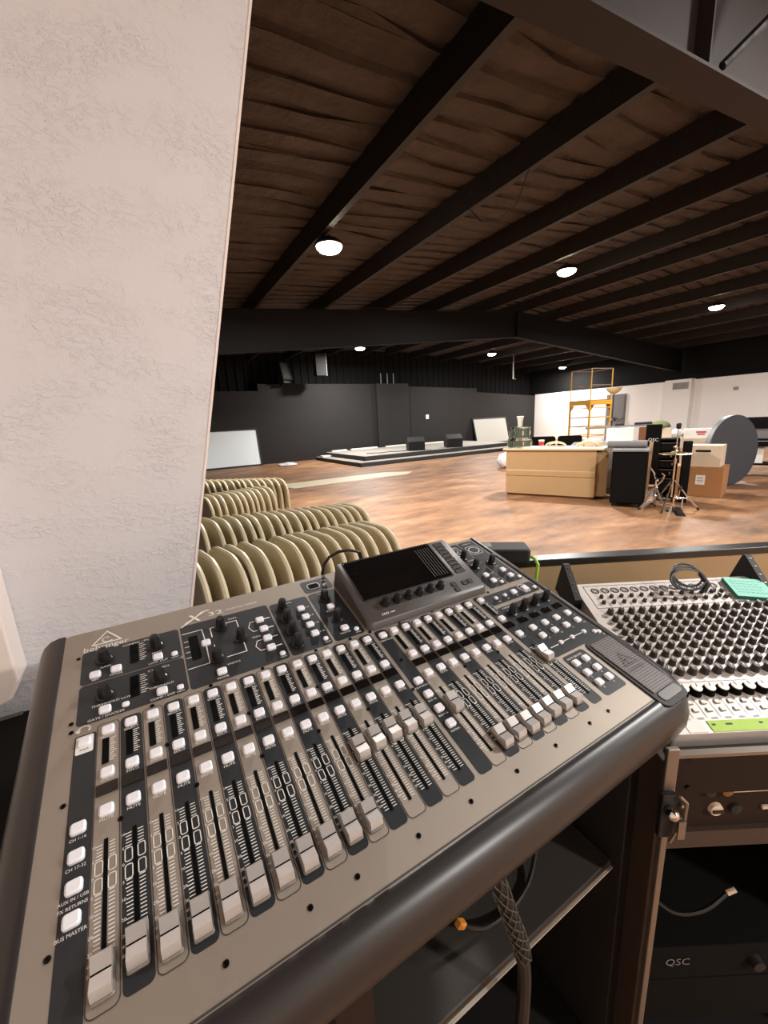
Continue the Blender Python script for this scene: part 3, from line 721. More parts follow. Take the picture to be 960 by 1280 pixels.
# round tabletop standing on its edge
t = thing('round_tabletop', 'dark blue-grey round folding tabletop standing upright on its edge behind the boxes', 'tabletop', (8.98, 3.17, .619), (0, 0, 0))
nrm = Vector((-.23, -.97, .04)).normalized(); q = Vector((0, 0, 1)).rotation_difference(nrm).to_matrix()
mb = MB(); mb.lathe([(.60, -.05), (.61, -.04), (.61, .04), (.60, .05)], 48, (0, 0, 0), 0, q); mb.build('top', M_tableblue, t)
mb = MB(); mb.lathe([(.611, -.045), (.616, -.04), (.616, .04), (.611, .045)], 48, (0, 0, 0), 0, q, cap=False); mb.build('edge_band', M_grey, t)
for a in (-.3, .3):
    mb = MB(); mb.tube([q @ Vector((a, -.4, -.065)), q @ Vector((a, .4, -.065))], .014); mb.build('folded_leg', M_dark, t)

# dark table at the right frame edge
TT = math.radians(-73)
t = thing('work_table', 'black table with thick legs at the right edge of the picture, beside the round tabletop', 'table', (10.62, 2.95, 0), (0, 0, TT))
MB().box((0, 0, .72), (1.3, .6, .04)).build('tabletop', M_blackmatte, t, smooth=0, bevel=.004)
MB().box((0, 0, .24), (1.16, .5, .03)).build('lower_shelf', M_blackmatte, t, smooth=0)
MB().box((0, -.27, .64), (1.2, .03, .1)).build('apron', M_blackmatte, t, smooth=0)
for a in (-1, 1):
    for b in (-1, 1): MB().box((a * .54, b * .24, .35), (.07, .07, .7)).build('leg', M_blackmatte, t, smooth=0, bevel=.004)
VM = Matrix.Translation((10.62, 2.95, .741)) @ Matrix.Rotation(TT, 4, 'Z')
o = MB().rbox(0, 0, 0, .2, 1.2, .5, .1, inset=.05).build('black_cushion', M_blackmatte); o.location = tuple(VM @ Vector((-.02, 0, .2))); o.rotation_euler = (0, 0, TT); tag(o, 'black cushion lying on the grey crate on the black table at the right edge', 'cushion')
t = thing('crate', 'grey crate on the black table at the right edge, under the black cushion', 'crate', tuple(VM @ Vector((-.1, 0, 0))), (0, 0, TT))
mb = MB()
for a in (-1, 1): mb.box((a * .44, 0, .095), (.02, .4, .19)); mb.box((0, a * .2, .095), (.9, .02, .19))
mb.box((0, 0, .01), (.88, .4, .02)); mb.build('body', M_grey, t, smooth=0)
for a in (-1, 1): MB().box((a * .455, 0, .14), (.012, .14, .03)).build('handle', M_white, t, smooth=0)
mb = MB(); blob(mb, (0, 0, .04), .2, (1.3, .8, .3), .06); o = mb.build('yellow_cushion', M_tan, smooth=60); o.location = tuple(VM @ Vector((.1, 0, .403))); tag(o, 'pale yellow bundle on top of the black cushion at the right edge', 'bundle')
carton('storage_box', 'small white box on the lower shelf of the black table at the right edge', tuple(VM @ Vector((-.36, -.05, -.483))), TT, (.22, .26, .3), M_white)
mb = MB(); blob(mb, (0, 0, .3), .26, (.8, .8, 1.1), .06); o = mb.build('brown_sack', M_wood, smooth=60); o.location = (10.05, 2.62, 0); tag(o, 'dark brown sack standing at the right edge beside the black table', 'sack')

# ================================================================== stacked folding chairs
CH = .9; CW = .44
def arch(w, h, r, z0=0., n=8, y0=0., x=0.):
    pts = [(x, -w / 2, z0)]
    for k in range(n + 1):
        a = PI - PI / 2 * k / n; pts.append((x, -w / 2 + r + r * math.cos(a), h - r + r * math.sin(a)))
    for k in range(n + 1):
        a = PI / 2 - PI / 2 * k / n; pts.append((x, w / 2 - r + r * math.cos(a), h - r + r * math.sin(a)))
    pts.append((x, w / 2, z0)); return pts
def panel(mb, w, z0, z1, r, x0, x1, bow=0.):
    pts = [(p[1], p[2]) for p in arch(w, z1, r, z0)]
    mb.prism(pts, x0, x1, ax='x')
ch_mesh = {}
ch_mesh['frame'] = MB().tube(arch(CW, CH, .16), .0145, 8).mesh('frame', M_chair)
mb = MB(); panel(mb, CW - .02, .6, CH - .012, .14, -.004, .003); ch_mesh['back_panel'] = mb.mesh('back_panel', M_chair)
mb = MB(); panel(mb, CW - .05, .16, .57, .06, .004, .014); ch_mesh['seat'] = mb.mesh('seat', M_chair)
ch_mesh['rear_legs'] = MB().tube(arch(CW - .07, .72, .05, x=.012), .01, 8).mesh('rear_legs', M_chair)
ch_mesh['rung'] = MB().cyl((.0, -CW / 2, .14), (.0, CW / 2, .14), .008).mesh('rung', M_chair)
def chair(x, y, rz, label, group):
    t = thing('folding_chair', label, 'chair', (x, y, 0), (0, 0, rz), group)
    for k, me in ch_mesh.items():
        c = bpy.data.objects.new(k, me); COL.objects.link(c); c.parent = t
def row(pts, which, group, lean):
    for i, (x, y, rz) in enumerate(pts):
        chair(x, y, rz, 'beige metal folding chair, %s from the left in the %s' % (ORD[i], which), group)
def xrow(xs, y0, y1, rz): 
    n = len(xs); return [(x, y0 + (y1 - y0) * (x - xs[0]) / (xs[-1] - xs[0]), rz + random.uniform(-.05, .05)) for x in xs]
random.seed(11)
row(xrow([.09, .155, .235, .285, .355, .43, .51, .565, .625, .69, .765, .815, .88, .94, .995], 1.9, 1.88, .17), 'nearest row behind the console', 'folding chairs nearest row', 0)
row(xrow([.2, .265, .325, .39, .445, .495, .56, .61, .66, .72, .77, .82, .875, .925, .98, 1.03, 1.08, 1.13], 2.66, 2.42, .16), 'second row behind the console', 'folding chairs second row', 0)
row(xrow([.34, .4, .455, .51, .565, .615, .67, .72, .77, .83, .885], 3.62, 3.74, .2), 'third row behind the console', 'folding chairs third row', 0)
row(xrow([.47, .53, .585, .64, .7, .755, .81, .865, .92, .975, 1.03, 1.09, 1.15], 4.8, 4.24, .2), 'farthest row behind the console', 'folding chairs farthest row', 0)

# ================================================================== knee wall
KY = math.radians(-28.5); KE = Vector((math.cos(KY), math.sin(KY), 0)); KN = Vector((-math.sin(KY), math.cos(KY), 0))
KA = Vector((.951, .828, 0)) - KE * .26
mb = MB(); mb.box((1.6, .024, .49), (3.2, .036, .98)); o = mb.build('wall_knee', M_kneewall, smooth=0); o.location = KA; o.rotation_euler = (0, 0, KY); struct(o)
mb = MB(); mb.box((1.6, .024, .99), (3.24, .048, .022)); o = mb.build('trim_kneecap', M_kneecap, smooth=0, bevel=.002); o.location = KA; o.rotation_euler = (0, 0, KY); struct(o)
t = thing('power_unit', 'flat black power unit with a yellow-green lead on the end of the black cap', 'power unit', tuple(KA + KE * .19 + KN * .03 + Vector((0, 0, 1.0015))), (0, 0, KY - .15))
mb = MB(); mb.rbox(0, 0, .004, .045, .2, .085, .01, inset=.004); mb.build('case', M_dark, t)
mb = MB(); mb.rbox(-.03, .01, .045, .0455, .04, .04, .003); mb.build('sticker', M_grey, t)
mb = MB(); mb.box((.1, -.01, .026), (.006, .03, .02)); mb.build('socket', M_blackboard, t, smooth=0)
MB().tube([(.1, -.02, .02), (.115, -.035, .012), (.12, -.05, .0), (.115, -.055, -.04), (.11, -.056, -.1)], .005).build('lead', M_green, t)
for a in (-1, 1): MB().box((a * .07, 0, .003), (.02, .06, .006)).build('foot', M_dark, t, smooth=0)
# ================================================================== digital mixing console
A15 = math.radians(15)
RC = Matrix.Rotation(A15, 4, 'X')
PO = Vector((-.09198815, .54872052, 1.09611905))                 # panel point under fader 1, select-key row
OFF = Vector((14.65 * P, -2.0 * P, -.118))
CROOT = PO + (RC @ OFF)
con = thing('mixing_console', 'large grey-brown digital mixing console with faders and tilted screen in the foreground', 'mixing console', CROOT, (A15, 0, 0))
def cx(q): return Vector((q[0] * P, q[1] * P, q[2] * P)) - OFF     # panel units -> local metres
def CB(): return MB(cx)
def cpos(u, v, h=0): return tuple(cx((u, -v, h)))

# chassis wedge, flat bottom in the world
def botw(v):                                                       # panel height of the level base
    zw = .95; z0 = PO.z - v * P * math.sin(A15); return (zw - z0) / (P * math.cos(A15))
mb = CB()
vf, vbk = 12.2, -8.3
hb = lambda v: botw(v) * 1.0 
pf = [(-vf, -.06), (-vf, -2.6), (8.3 + 1.35, hb(-8.3)), (8.3, -.06)]
mb.prism(pf, -2.3, 31.6, ax='x'); mb.build('chassis', M_dark, con, smooth=0)

mb = CB(); mb.rbox(14.65, -2.0, -.3, 0, 34.1, 20.75, .25, seg=4); mb.build('top_panel', M_panel, con)
# rounded side cheeks and front arm rest, one continuous bumper
prof = [(0, .0), (.06, .05), (.35, .05), (.8, -.1), (1.2, -.45), (1.5, -1.0), (1.62, -1.6), (1.55, -2.2), (1.3, -2.7), (.8, -3.0), (0, -3.05)]
path = [(-2.4, 8.4, -1, 0)]
def corner(cxx, cyy, r, a0, a1, n=8):
    for k in range(n + 1):
        a = math.radians(a0 + (a1 - a0) * k / n); path.append((cxx + r * math.cos(a), cyy + r * math.sin(a), math.cos(a), math.sin(a)))
corner(-1.4, -11.35, 1.0, 180, 270)
corner(30.2, -10.85, 1.5, 270, 360)
path.append((31.7, 8.4, 1, 0))
vs = []; n = len(prof)
for (x, y, nx_, ny_) in path:
    for o_, h_ in prof: vs.append((x + nx_ * o_, y + ny_ * o_, h_))
fs = []
for i in range(len(path) - 1):
    for k in range(n - 1): fs.append((i * n + k, i * n + k + 1, (i + 1) * n + k + 1, (i + 1) * n + k))
fs.append(list(range(n))); fs.append([(len(path) - 1) * n + k for k in range(n)][::-1])
mb = CB(); mb.add(vs, fs); mb.build('bumper', M_plastic, con, smooth=50)
mb = CB(); pline(mb, [(-2.1, -12.28), (29.2, -12.28)], .07, .02, 0); mb.build('panel_seam', M_line, con, smooth=0)

# ---- plates
PL, PR = .012, .035
def frame_line(mb, x0, x1, y0, y1, w=.05, z=PR, mi=1):
    pts = rrect((x0 + x1) / 2, (y0 + y1) / 2, x1 - x0, y1 - y0, .25, 3); pline(mb, pts, w, z, mi, True)
def plate(name, u0, u1, v0, v1, deco=None):
    mb = CB(); mb.rbox((u0 + u1) / 2, -(v0 + v1) / 2, -.02, PL, u1 - u0, v1 - v0, .22)
    if deco: deco(mb)
    return mb.build(name, [M_strip, M_print, M_black, M_panel, M_line], con, smooth=0)
def tx(mb, s, u, v, size=.22, sx=1.15, mi=1): text(mb, s, u, -v, PR, size, mi, sx)
def ln(mb, pts, w=.06, mi=1): pline(mb, [(a, -b) for a, b in pts], w, PR, mi)
def d1(mb):
    tx(mb, 'CONFIG / PREAMP', 1.7, -6.05, .22); tx(mb, 'GAIN', -.2, -4.65, .2); tx(mb, '48V', -.7, -3.8, .2); tx(mb, 'PHASE', .34, -3.8, .2)
    tx(mb, 'FREQ', 2.5, -4.62, .2); tx(mb, 'LOW CUT', 2.52, -3.78, .2); tx(mb, 'VIEW', 3.44, -3.75, .16)
    mb.rect(1.05, 1.5, 4.3, 6.0, PR, 2)
    for k in range(9): ln(mb, [(1.6, -5.85 + k * .18), (1.8 + .1 * (k % 2), -5.85 + k * .18)], .05)
plate('preamp_plate', -1.42, 3.85, -6.35, -3.62, d1)
def d2(mb):
    tx(mb, 'DYNAMICS', 2.5, -3.2, .2); tx(mb, 'THRESHOLD', -.15, -1.78, .2); tx(mb, 'GATE / DUCKER', -.1, -.92, .2); tx(mb, 'THRESHOLD', 2.55, -1.78, .2); tx(mb, 'COMP / EXP', 2.55, -.93, .2)
    tx(mb, 'GATE', .78, -1.75, .16); tx(mb, 'VIEW', 3.47, -.9, .16)
    mb.rect(1.0, 1.45, 1.6, 3.2, PR, 2)
    for k in range(9): ln(mb, [(1.55, -3.1 + k * .17), (1.75 + .1 * (k % 2), -3.1 + k * .17)], .05)
plate('dynamics_plate', -1.42, 3.88, -3.56, -.78, d2)
def d3(mb):
    tx(mb, 'GAIN', 7.3, -5.9, .2); tx(mb, 'FREQ', 8.35, -3.4, .2); tx(mb, 'WIDTH', 6.55, -1.75, .2); tx(mb, 'MODE', 5.76, -.88, .2)
    mb.rect(4.35, 4.9, 3.0, 5.2, PR, 2)
    ln(mb, [(4.05, -5.6), (5.25, -5.6), (5.29, -4.5)]); ln(mb, [(4.05, -2.35), (5.25, -2.35), (5.29, -3.9)])
    ln(mb, [(5.75, -4.6), (5.75, -5.5), (6.1, -5.5)]); ln(mb, [(5.75, -3.8), (5.75, -2.4)]); ln(mb, [(6.8, -5.6), (7.5, -5.6), (7.5, -4.6)]); ln(mb, [(7.5, -3.2), (7.5, -2.4), (6.3, -2.4)])
    for k in range(4): ln(mb, [(4.08, -4.8 + k * .5), (4.3, -4.8 + k * .5)], .05); 
    for v in (-4.95, -3.97, -2.99, -2.05): ln(mb, [(9.3, v), (9.65, v)], .09)
    for a, b in ((-4.95, -3.97), (-2.99, -2.05)): ln(mb, [(8.6, a), (8.3, a), (8.1, (a + b) / 2), (8.3, b), (8.6, b)], .05)
    tx(mb, 'VIEW', 9.47, -.92, .16)
plate('equaliser_plate', 3.97, 9.85, -6.45, -.72, d3)
def d4(mb):
    tx(mb, 'LEVEL', 11.4, -5.95, .18)
    for i, v in enumerate((-4.94, -3.95, -3.04, -2.08)): tx(mb, ('1-4', '5-8', '9-12', '13-16')[i], 12.5, v, .2)
    tx(mb, 'VIEW', 12.5, -.95, .16)
plate('bus_send_plate', 9.98, 12.86, -6.25, -.72, d4)
def d5(mb):
    tx(mb, 'PAN / BAL', 14.1, -6.0, .16); tx(mb, 'MONO BUS', 14.15, -3.82, .18); tx(mb, 'MAIN LR', 14.0, -1.25, .18); tx(mb, 'VIEW', 14.83, -.92, .14)
plate('main_bus_plate', 13.02, 15.3, -6.25, -.72, d5)
def d6(mb):
    mb.rect(13.55, 14.25, 6.95, 7.45, PR, 2); frame_line(mb, 13.4, 14.4, 6.85, 7.55); tx(mb, 'USB', 14.9, -7.6, .2); tx(mb, 'VIEW', 14.75, -6.7, .14)
plate('usb_plate', 12.98, 15.35, -8.0, -6.5, d6)
def d7(mb):
    tx(mb, 'MONITOR', 28.4, -7.4, .2); tx(mb, 'PHONES', 28.9, -5.0, .18); tx(mb, 'MONO', 29.2, -2.6, .16); tx(mb, 'DIM', 29.2, -1.65, .16); 
    pts = [(28.3 + .5 * math.cos(a), 6.9 + .38 * math.sin(a)) for a in [2 * PI * k / 14 for k in range(14)]]; pline(mb, pts, .06, PR, 1, True); frame_line(mb, 27.6, 29.1, 6.35, 7.5)
plate('monitor_plate', 27.5, 29.55, -8.0, -.82, d7)
def d8(mb):
    tx(mb, 'TALKBACK', 30.5, -7.6, .2); tx(mb, 'A', 31.2, -2.55, .2); tx(mb, 'B', 31.2, -1.6, .2); tx(mb, 'LEVEL', 30.5, -3.3, .18)
    pts = [(30.5 + .55 * math.cos(a), 6.4 + .5 * math.sin(a)) for a in [2 * PI * k / 16 for k in range(16)]]; pline(mb, pts, .07, PR, 1, True); frame_line(mb, 29.8, 31.2, 5.7, 7.1)
plate('talkback_plate', 29.65, 31.5, -8.0, -.82, d8)
def d9(mb):
    for u, s in ((26.95, 'A'), (27.95, 'B'), (28.98, 'C'), (30.3, 'SHOW')): tx(mb, s, u, .82, .2)
    frame_line(mb, 29.85, 30.75, -.72, .18, .05)
plate('scene_plate', 26.0, 31.6, -.25, 1.05, d9)
def d10(mb):
    tx(mb, 'ASSIGN', 26.8, 1.62, .22)
    for j, v in enumerate((4.65, 5.55)):
        for i, u in enumerate((26.95, 28.3, 29.65, 31.0)): tx(mb, str(5 + i + 4 * j), u + .35, v, .2)
    ln(mb, [(26.5, 6.3), (27.3, 6.3)]); ln(mb, [(27.95, 6.25), (28.6, 6.25)]); ln(mb, [(29.25, 6.25), (30.0, 6.25)])
plate('assign_plate', 25.98, 31.66, 1.4, 7.1, d10)
def d11(mb):
    tx(mb, 'MUTE GROUPS', 27.35, 7.62, .2)
    for j, v in enumerate((8.05, 8.92, 9.8)):
        for i, u in enumerate((26.87, 27.92)): tx(mb, str(j * 2 + i + 1), u, v + .42, .18)
plate('mute_group_plate', 26.35, 28.55, 7.3, 10.75, d11)

# lettering on the bare panel
mb = CB()
tri = [(-.95, 6.85), (.6, 6.85), (-.18, 7.95)]
pline(mb, tri, .09, PR, 0, True)
pts = [(-.18 + (.12 + .022 * k) * math.cos(.9 + k * .42), 7.22 + (.12 + .022 * k) * math.sin(.9 + k * .42)) for k in range(12)]
pline(mb, pts, .09, PR, 0)
text(mb, 'behringer', -.2, 6.55, PR, .62, 0, 1.0)
mb.build('brand_lettering', M_print, con, smooth=0); mb = CB()
text(mb, 'X', 4.95, 6.95, PR, 1.15, 0, 1.35, shear=.35); pline(mb, [(4.1, 6.35), (4.7, 6.75), (5.5, 7.45), (5.95, 7.5)], .1, PR, 0)
text(mb, '32', 6.35, 6.98, PR, .62, 0, 1.7); text(mb, 'DIGITAL MIXER', 8.2, 7.0, PR, .24, 0, 1.35)
mb.build('model_lettering', M_print, con, smooth=0); mb = CB()
pts = [(-1.05 + .25 * math.cos(a), .48 + .22 * math.sin(a)) for a in [PI * k / 8 for k in range(-1, 10)]]; pline(mb, pts, .1, PR, 0)
mb.rect(-1.4, -1.2, .42, .54, PR, 0)
mb.build('headphone_symbol', M_print, con, smooth=0)

# ---- channel strips (three kinds)
def strip_mesh(dark, kind):
    mb = MB(lambda q: Vector((q[0] * P, q[1] * P, q[2] * P)))
    hw = .47
    poly = rrect(0, -(10.75 - .45) / 2, 2 * hw, 11.2, .22, 4)
    poly = [(x, y) for x, y in poly]
    mb.prism(poly, -.02, PL, 0)
    if not dark: pline(mb, rrect(0, -(10.75 - .45) / 2, 2 * hw, 11.2, .22, 4), .035, PL + .01, 3, True)
    mb.rect(-.24, .04, -1.95, -.5, PR, 2)                                          # meter window
    for k in range(11): pline(mb, [(.1, -.58 - k * .125), (.18 + (.14 if k % 3 == 0 else .05), -.58 - k * .125)], .045, PR, 1)
    text(mb, 'SELECT', 0, -.4, PR, .17, 1, 1.2); text(mb, 'SOLO', 0, -2.8, PR, .17, 1, 1.2); text(mb, 'MUTE', 0, -4.63, PR, .17, 1, 1.2)
    mb.rect(-.42, .42, -3.5, -2.95, PR, 2)                                         # scribble window recess
    fader_print(mb)
    return mb.mesh('channel_strip', [M_strip if dark else M_light, M_print, M_black, M_line], smooth=0)
def fader_print(mb):
    mb.rect(-.075, .075, -10.05, -5.45, PR, 2)
    k = 0; v = 5.65
    while v < 10.0:
        if not (6.2 < v < 7.4):
            pline(mb, [(-.3 if k % 4 else -.33, -v), (-.13, -v)], .034, PR, 1); pline(mb, [(.13, -v), (.3, -v)], .034, PR, 1)
        k += 1; v += .125
    for v0 in (6.22, 6.84):
        for s in (-1, 1): pline(mb, rrect(s * .225, -v0 - .26, .25, .5, .07, 2), .036, PR, 1, True)
    for s, v in (('10', 5.65), ('5', 6.2), ('0', 6.8), ('5', 7.42), ('10', 8.0), ('20', 8.62), ('30', 9.1), ('40', 9.4), ('50', 9.66)):
        text(mb, s, -.41, -v, PR, .15, 1, 1.)
SM = {d: strip_mesh(d, 0) for d in (False, True)}
FUN = [i for i in range(16)] + [17.18 + k for k in range(8)] + [25.47]
DARK = [i % 2 == 1 for i in range(16)] + [k % 2 == 1 for k in range(8)] + [True]
for u, d in zip(FUN, DARK):
    o = bpy.data.objects.new('channel_strip', SM[d]); COL.objects.link(o); o.parent = con; o.location = cpos(u, 0)
# layer strips
mb = CB(); mb.rbox(-.96, -5.35, -.02, PL, .9, 11.05, .12)
for s, v in (('CH 1-16', 4.5), ('CH 17-32', 5.6), ('BUS MASTER', 7.74)): text(mb, s, -.98, -v - .46, PR, .17, 1, .98)
text(mb, 'AUX IN / USB', -.98, -7.12, PR, .16, 1, 1.0); text(mb, 'FX RETURNS', -.98, -7.36, PR, .16, 1, 1.0)
mb.rbox(-.98, -.42, PL, PR, .72, 1.0, .08, mi=1); text(mb, 'TALK', -.98, -.72, PR + .02, .15, 0, 1.1)
mb.build('layer_strip', [M_strip, M_print], con, smooth=0)
mb = CB(); mb.rbox(16.2, -5.15, -.02, PL, .92, 11.2, .22)
for s, v in (('GROUP DCA 1-8', 4.5), ('BUS 1-8', 5.58), ('BUS 9-16', 6.66), ('MATRIX', 7.73), ('CLEAR SOLO', .15)): text(mb, s, 16.2, -v - .46, PR, .17, 1, 1.0)
mb.build('layer_strip', [M_strip, M_print], con, smooth=0)

# ---- keys
def key_mesh(name, w, d, h=.2):
    mb = MB(lambda q: Vector((q[0] * P, q[1] * P, q[2] * P))); mb.rbox(0, 0, 0, h, w, d, .12, inset=.07, seg=3)
    return mb.mesh(name, M_button, smooth=30)
KM = key_mesh('key', .56, .48); KS = key_mesh('small_key', .36, .32, .15); KB = key_mesh('key', .6, .56)
def key(name, u, v, me=None):
    o = bpy.data.objects.new(name, me or KM); COL.objects.link(o); o.parent = con; o.location = cpos(u, v, PL)
for u in FUN: key('select_key', u, 0.05); key('solo_key', u, 2.46); key('mute_key', u, 4.27)
key('select_key', 16.2, .15)
for v in (4.5, 5.58, 6.66, 7.73): key('layer_key', 16.2, v + .03)
for v in (4.5, 5.6, 6.68, 7.74): key('layer_key', -.98, v + .05)
key('talk_key', -.98, .33)
for u, v in ((-.7, -4.17), (.34, -4.17), (2.52, -4.17), (-.16, -1.33), (2.55, -1.33), (5.3, -4.17), (5.77, -1.33), (8.97, -4.92), (9.0, -3.94), (8.98, -2.96), (8.97, -2.02),
             (12.01, -4.91), (12.02, -3.92), (12.01, -3.0), (12.01, -2.05), (14.13, -4.23), (14.1, -1.67), (28.5, -2.55), (28.54, -1.62), (30.62, -2.57), (30.66, -1.62)): key('function_key', u, v)
for u, v in ((3.44, -4.05), (.78, -1.25), (3.47, -1.2), (9.47, -1.22), (12.49, -1.28), (14.83, -1.25), (29.13, -1.2), (31.27, -1.15), (14.8, -7.0)): key('view_key', u, v, KS)
for u, me in ((26.92, KS), (27.93, KS), (28.97, KM), (30.3, KB)): key('scene_key', u, .36, me)
key('view_key', 31.3, .6, KS)
for v in (4.24, 5.16):
    for u in (26.95, 28.3, 29.65, 31.0): key('assign_key', u, v)
for u in (27.65, 28.92, 30.3): key('assign_key', u, 6.25, KS)
key('view_key', 31.4, 6.75, KS); key('view_key', 31.1, 6.6, KS)
for v in (8.08, 8.95, 9.82):
    for u in (26.87, 27.92): key('mute_group_key', u, v)

# ---- scribble displays
mb = MB(lambda q: Vector((q[0] * P, q[1] * P, q[2] * P))); mb.rbox(0, 0, 0, .03, .84, .54, .03); SCM = mb.mesh('scribble_display', M_scrib, smooth=0)
for u in FUN[:25] + [26.95, 28.3, 29.65, 31.0]:
    o = bpy.data.objects.new('scribble_display', SCM); COL.objects.link(o); o.parent = con; o.location = cpos(u, 3.24, PR)

# ---- encoders
mb = MB(lambda q: Vector((q[0] * P, q[1] * P, q[2] * P)))
vs = []; fs = []; n = 24
pr_ = [(.40, 0), (.40, .1), (.33, .14), (.3, .4), (.27, .8), (.22, .9), (.001, .91)]
for i, (r, z) in enumerate(pr_):
    for k in range(n):
        q = r * (1 - (.05 if (k % 2 and 2 <= i <= 4) else 0)); vs.append((q * math.cos(2 * PI * k / n), q * math.sin(2 * PI * k / n), z))
for i in range(len(pr_) - 1):
    for k in range(n): fs.append((i * n + k, i * n + (k + 1) % n, (i + 1) * n + (k + 1) % n, (i + 1) * n + k))
mb.add(vs, fs); ENC = mb.mesh('encoder_knob', M_knob, smooth=50)
mb = MB(lambda q: Vector((q[0] * P, q[1] * P, q[2] * P))); mb.lathe([(.55, 0), (.55, .02), (.001, .02)], 24); RING = mb.mesh('encoder_ring', M_dark, smooth=0)
for u, v in ((-.24, -5.22), (2.48, -5.17), (-.18, -2.3), (2.5, -2.32), (6.42, -5.28), (7.42, -3.65), (5.7, -2.46), (10.78, -5.45), (10.73, -4.16), (10.68, -2.84), (10.64, -1.5), (14.04, -5.25), (14.06, -2.76), (28.42, -5.6), (28.5, -3.95), (30.48, -3.92), (26.72, 2.32), (28.09, 2.27), (29.42, 2.22), (30.78, 2.2)):
    o = bpy.data.objects.new('encoder_knob', ENC); COL.objects.link(o); o.parent = con; o.location = cpos(u, v, PL)
    r = bpy.data.objects.new('encoder_ring', RING); COL.objects.link(r); r.parent = o

# ---- fader caps
mb = MB(lambda q: Vector((q[0] * P, q[1] * P, q[2] * P)))
W_ = .3
yp = [(-.62, 0), (-.58, .3), (-.46, .52), (-.2, .44), (-.03, .39), (-.03, .36), (.03, .36), (.03, .39), (.2, .44), (.46, .52), (.58, .3), (.62, 0)]
mb.prism(yp, -W_, W_, ax='x', top=yp)
CAPM = mb.mesh('fader_cap', M_cap, smooth=25)
mb = MB(lambda q: Vector((q[0] * P, q[1] * P, q[2] * P))); mb.box((0, 0, .375), (2 * W_ - .02, .05, .02)); CAPL = mb.mesh('index_line', M_black, smooth=0)
mb = MB(lambda q: Vector((q[0] * P, q[1] * P, q[2] * P))); mb.rbox(0, 0, .03, .16, .7, 1.34, .1, inset=.04); CAPS = mb.mesh('fader_skirt', M_capdark, smooth=30)
FV = [9.85, 9.6, 9.85, 9.85, 9.85, 9.82, 9.82, 9.82, 9.8, 9.76, 9.78, 6.8, 6.7, 6.65, 6.65, 6.7, 6.8, 9.72, 9.72, 9.78, 9.75, 9.68, 9.68, 9.7, 6.52]
for u, v in zip(FUN, FV):
    o = bpy.data.objects.new('fader_cap', CAPM); COL.objects.link(o); o.parent = con; o.location = cpos(u, v, .04)
    for nm, me in (('index_line', CAPL), ('fader_skirt', CAPS)):
        c = bpy.data.objects.new(nm, me); COL.objects.link(c); c.parent = o
# ---- screws
mb = MB(lambda q: Vector((q[0] * P, q[1] * P, q[2] * P))); mb.lathe([(.11, 0), (.11, .03), (.05, .04), (.045, .0), (.001, 0)], 12); SCW = mb.mesh('screw', M_screw)
for u, v in [(-1.6, 3.26), (-1.59, 8.55), (-1.62, -1.12), (-1.58, -.56), (-1.6, -5.97), (3.51, 11.46), (6.53, 11.45), (8.51, 11.45), (11.5, 11.43), (14.51, 11.44), (17.6, 11.44), (20.6, 11.44), (23.6, 11.44), (25.4, 11.44), (.5, 11.46), (2.0, -.55), (5.0, -.58), (8, -.56), (11.5, -.56), (14, -.56), (15.55, -.56), (18, -.55), (21, -.56), (26.9, -.55), (.5, 4.9), (3.5, 4.9), (6.5, 4.9), (9.5, 4.9), (12.5, 4.9), (15.6, 4.9), (19.7, 4.9), (22.7, 4.9), (16.2, 2.6), (2.5, 2.2), (6.5, 2.2), (10.5, 2.2)]:
    o = bpy.data.objects.new('screw', SCW); COL.objects.link(o); o.parent = con; o.location = cpos(u, v, PL)

# ---- screen housing
FH = lambda v: 1.80 + (v + 6.93) * -.2126                                     # face height over the panel at v
u0, u1, v1, v2 = 15.52, 26.84, -6.95, -.75
mb = CB()
base = rrect((u0 + u1) / 2, -(v1 + v2) / 2 - .05, u1 - u0 + .1, v2 - v1 + .3, .5, 5)
topo = rrect((u0 + u1) / 2, -(v1 + v2) / 2, u1 - u0, v2 - v1, .45, 5); n = len(base)
inn = rrect((u0 + u1) / 2, -(v1 + v2) / 2, u1 - u0 - .16, v2 - v1 - .16, .4, 5)
vs = [(x, y, 0) for x, y in base] + [(x, y, FH(-y) - .06) for x, y in topo] + [(x, y, FH(-y)) for x, y in inn]
fs = [(i, (i + 1) % n, n + (i + 1) % n, n + i) for i in range(n)] + [(n + i, n + (i + 1) % n, 2 * n + (i + 1) % n, 2 * n + i) for i in range(n)] + [tuple(range(2 * n, 3 * n)), tuple(range(n))[::-1]]
mb.add(vs, fs)
house = mb.build('screen_housing', [M_house, M_print], con, smooth=40)
ft = math.atan(-.2126)                                                         # face tilt
def onface(u, v, h=0): return cpos(u, v, FH(v) + h)
FR = Matrix.Rotation(math.atan(.2126), 4, 'X')
def fq(q): return (q[0], q[1], FH(-q[1]) + q[2])
mb = MB(lambda q: cx(fq(q))); mb.rbox(20.45, 4.78, -.02, .025, 8.5, 3.95, .2, seg=4); mb.build('display_glass', M_glass, house, smooth=0)
mb = MB(lambda q: cx(fq(q)))
pline(mb, rrect(20.45, 4.78, 8.62, 4.07, .2, 4), .12, .03, 0, True); mb.build('display_bezel', M_dark, house, smooth=0)
mb = MB(lambda q: cx(fq(q)))
for k in range(4): mb.rect(16.9 + k * .16, 16.96 + k * .16, 1.12, 1.32, .03, 0)
mb.rect(17.6, 18.0, 1.18, 1.24, .03, 0)
mb.build('face_marks', M_print, house, smooth=0)
mb = MB(lambda q: cx(fq(q)))
for k in range(6): mb.rect(23.05 + k * .27, 23.13 + k * .27, 3.1, 6.4, .03, 0)
mb.build('meter_columns', M_shelf, house, smooth=0)
mb = MB(lambda q: Vector((q[0] * P, q[1] * P, q[2] * P)))
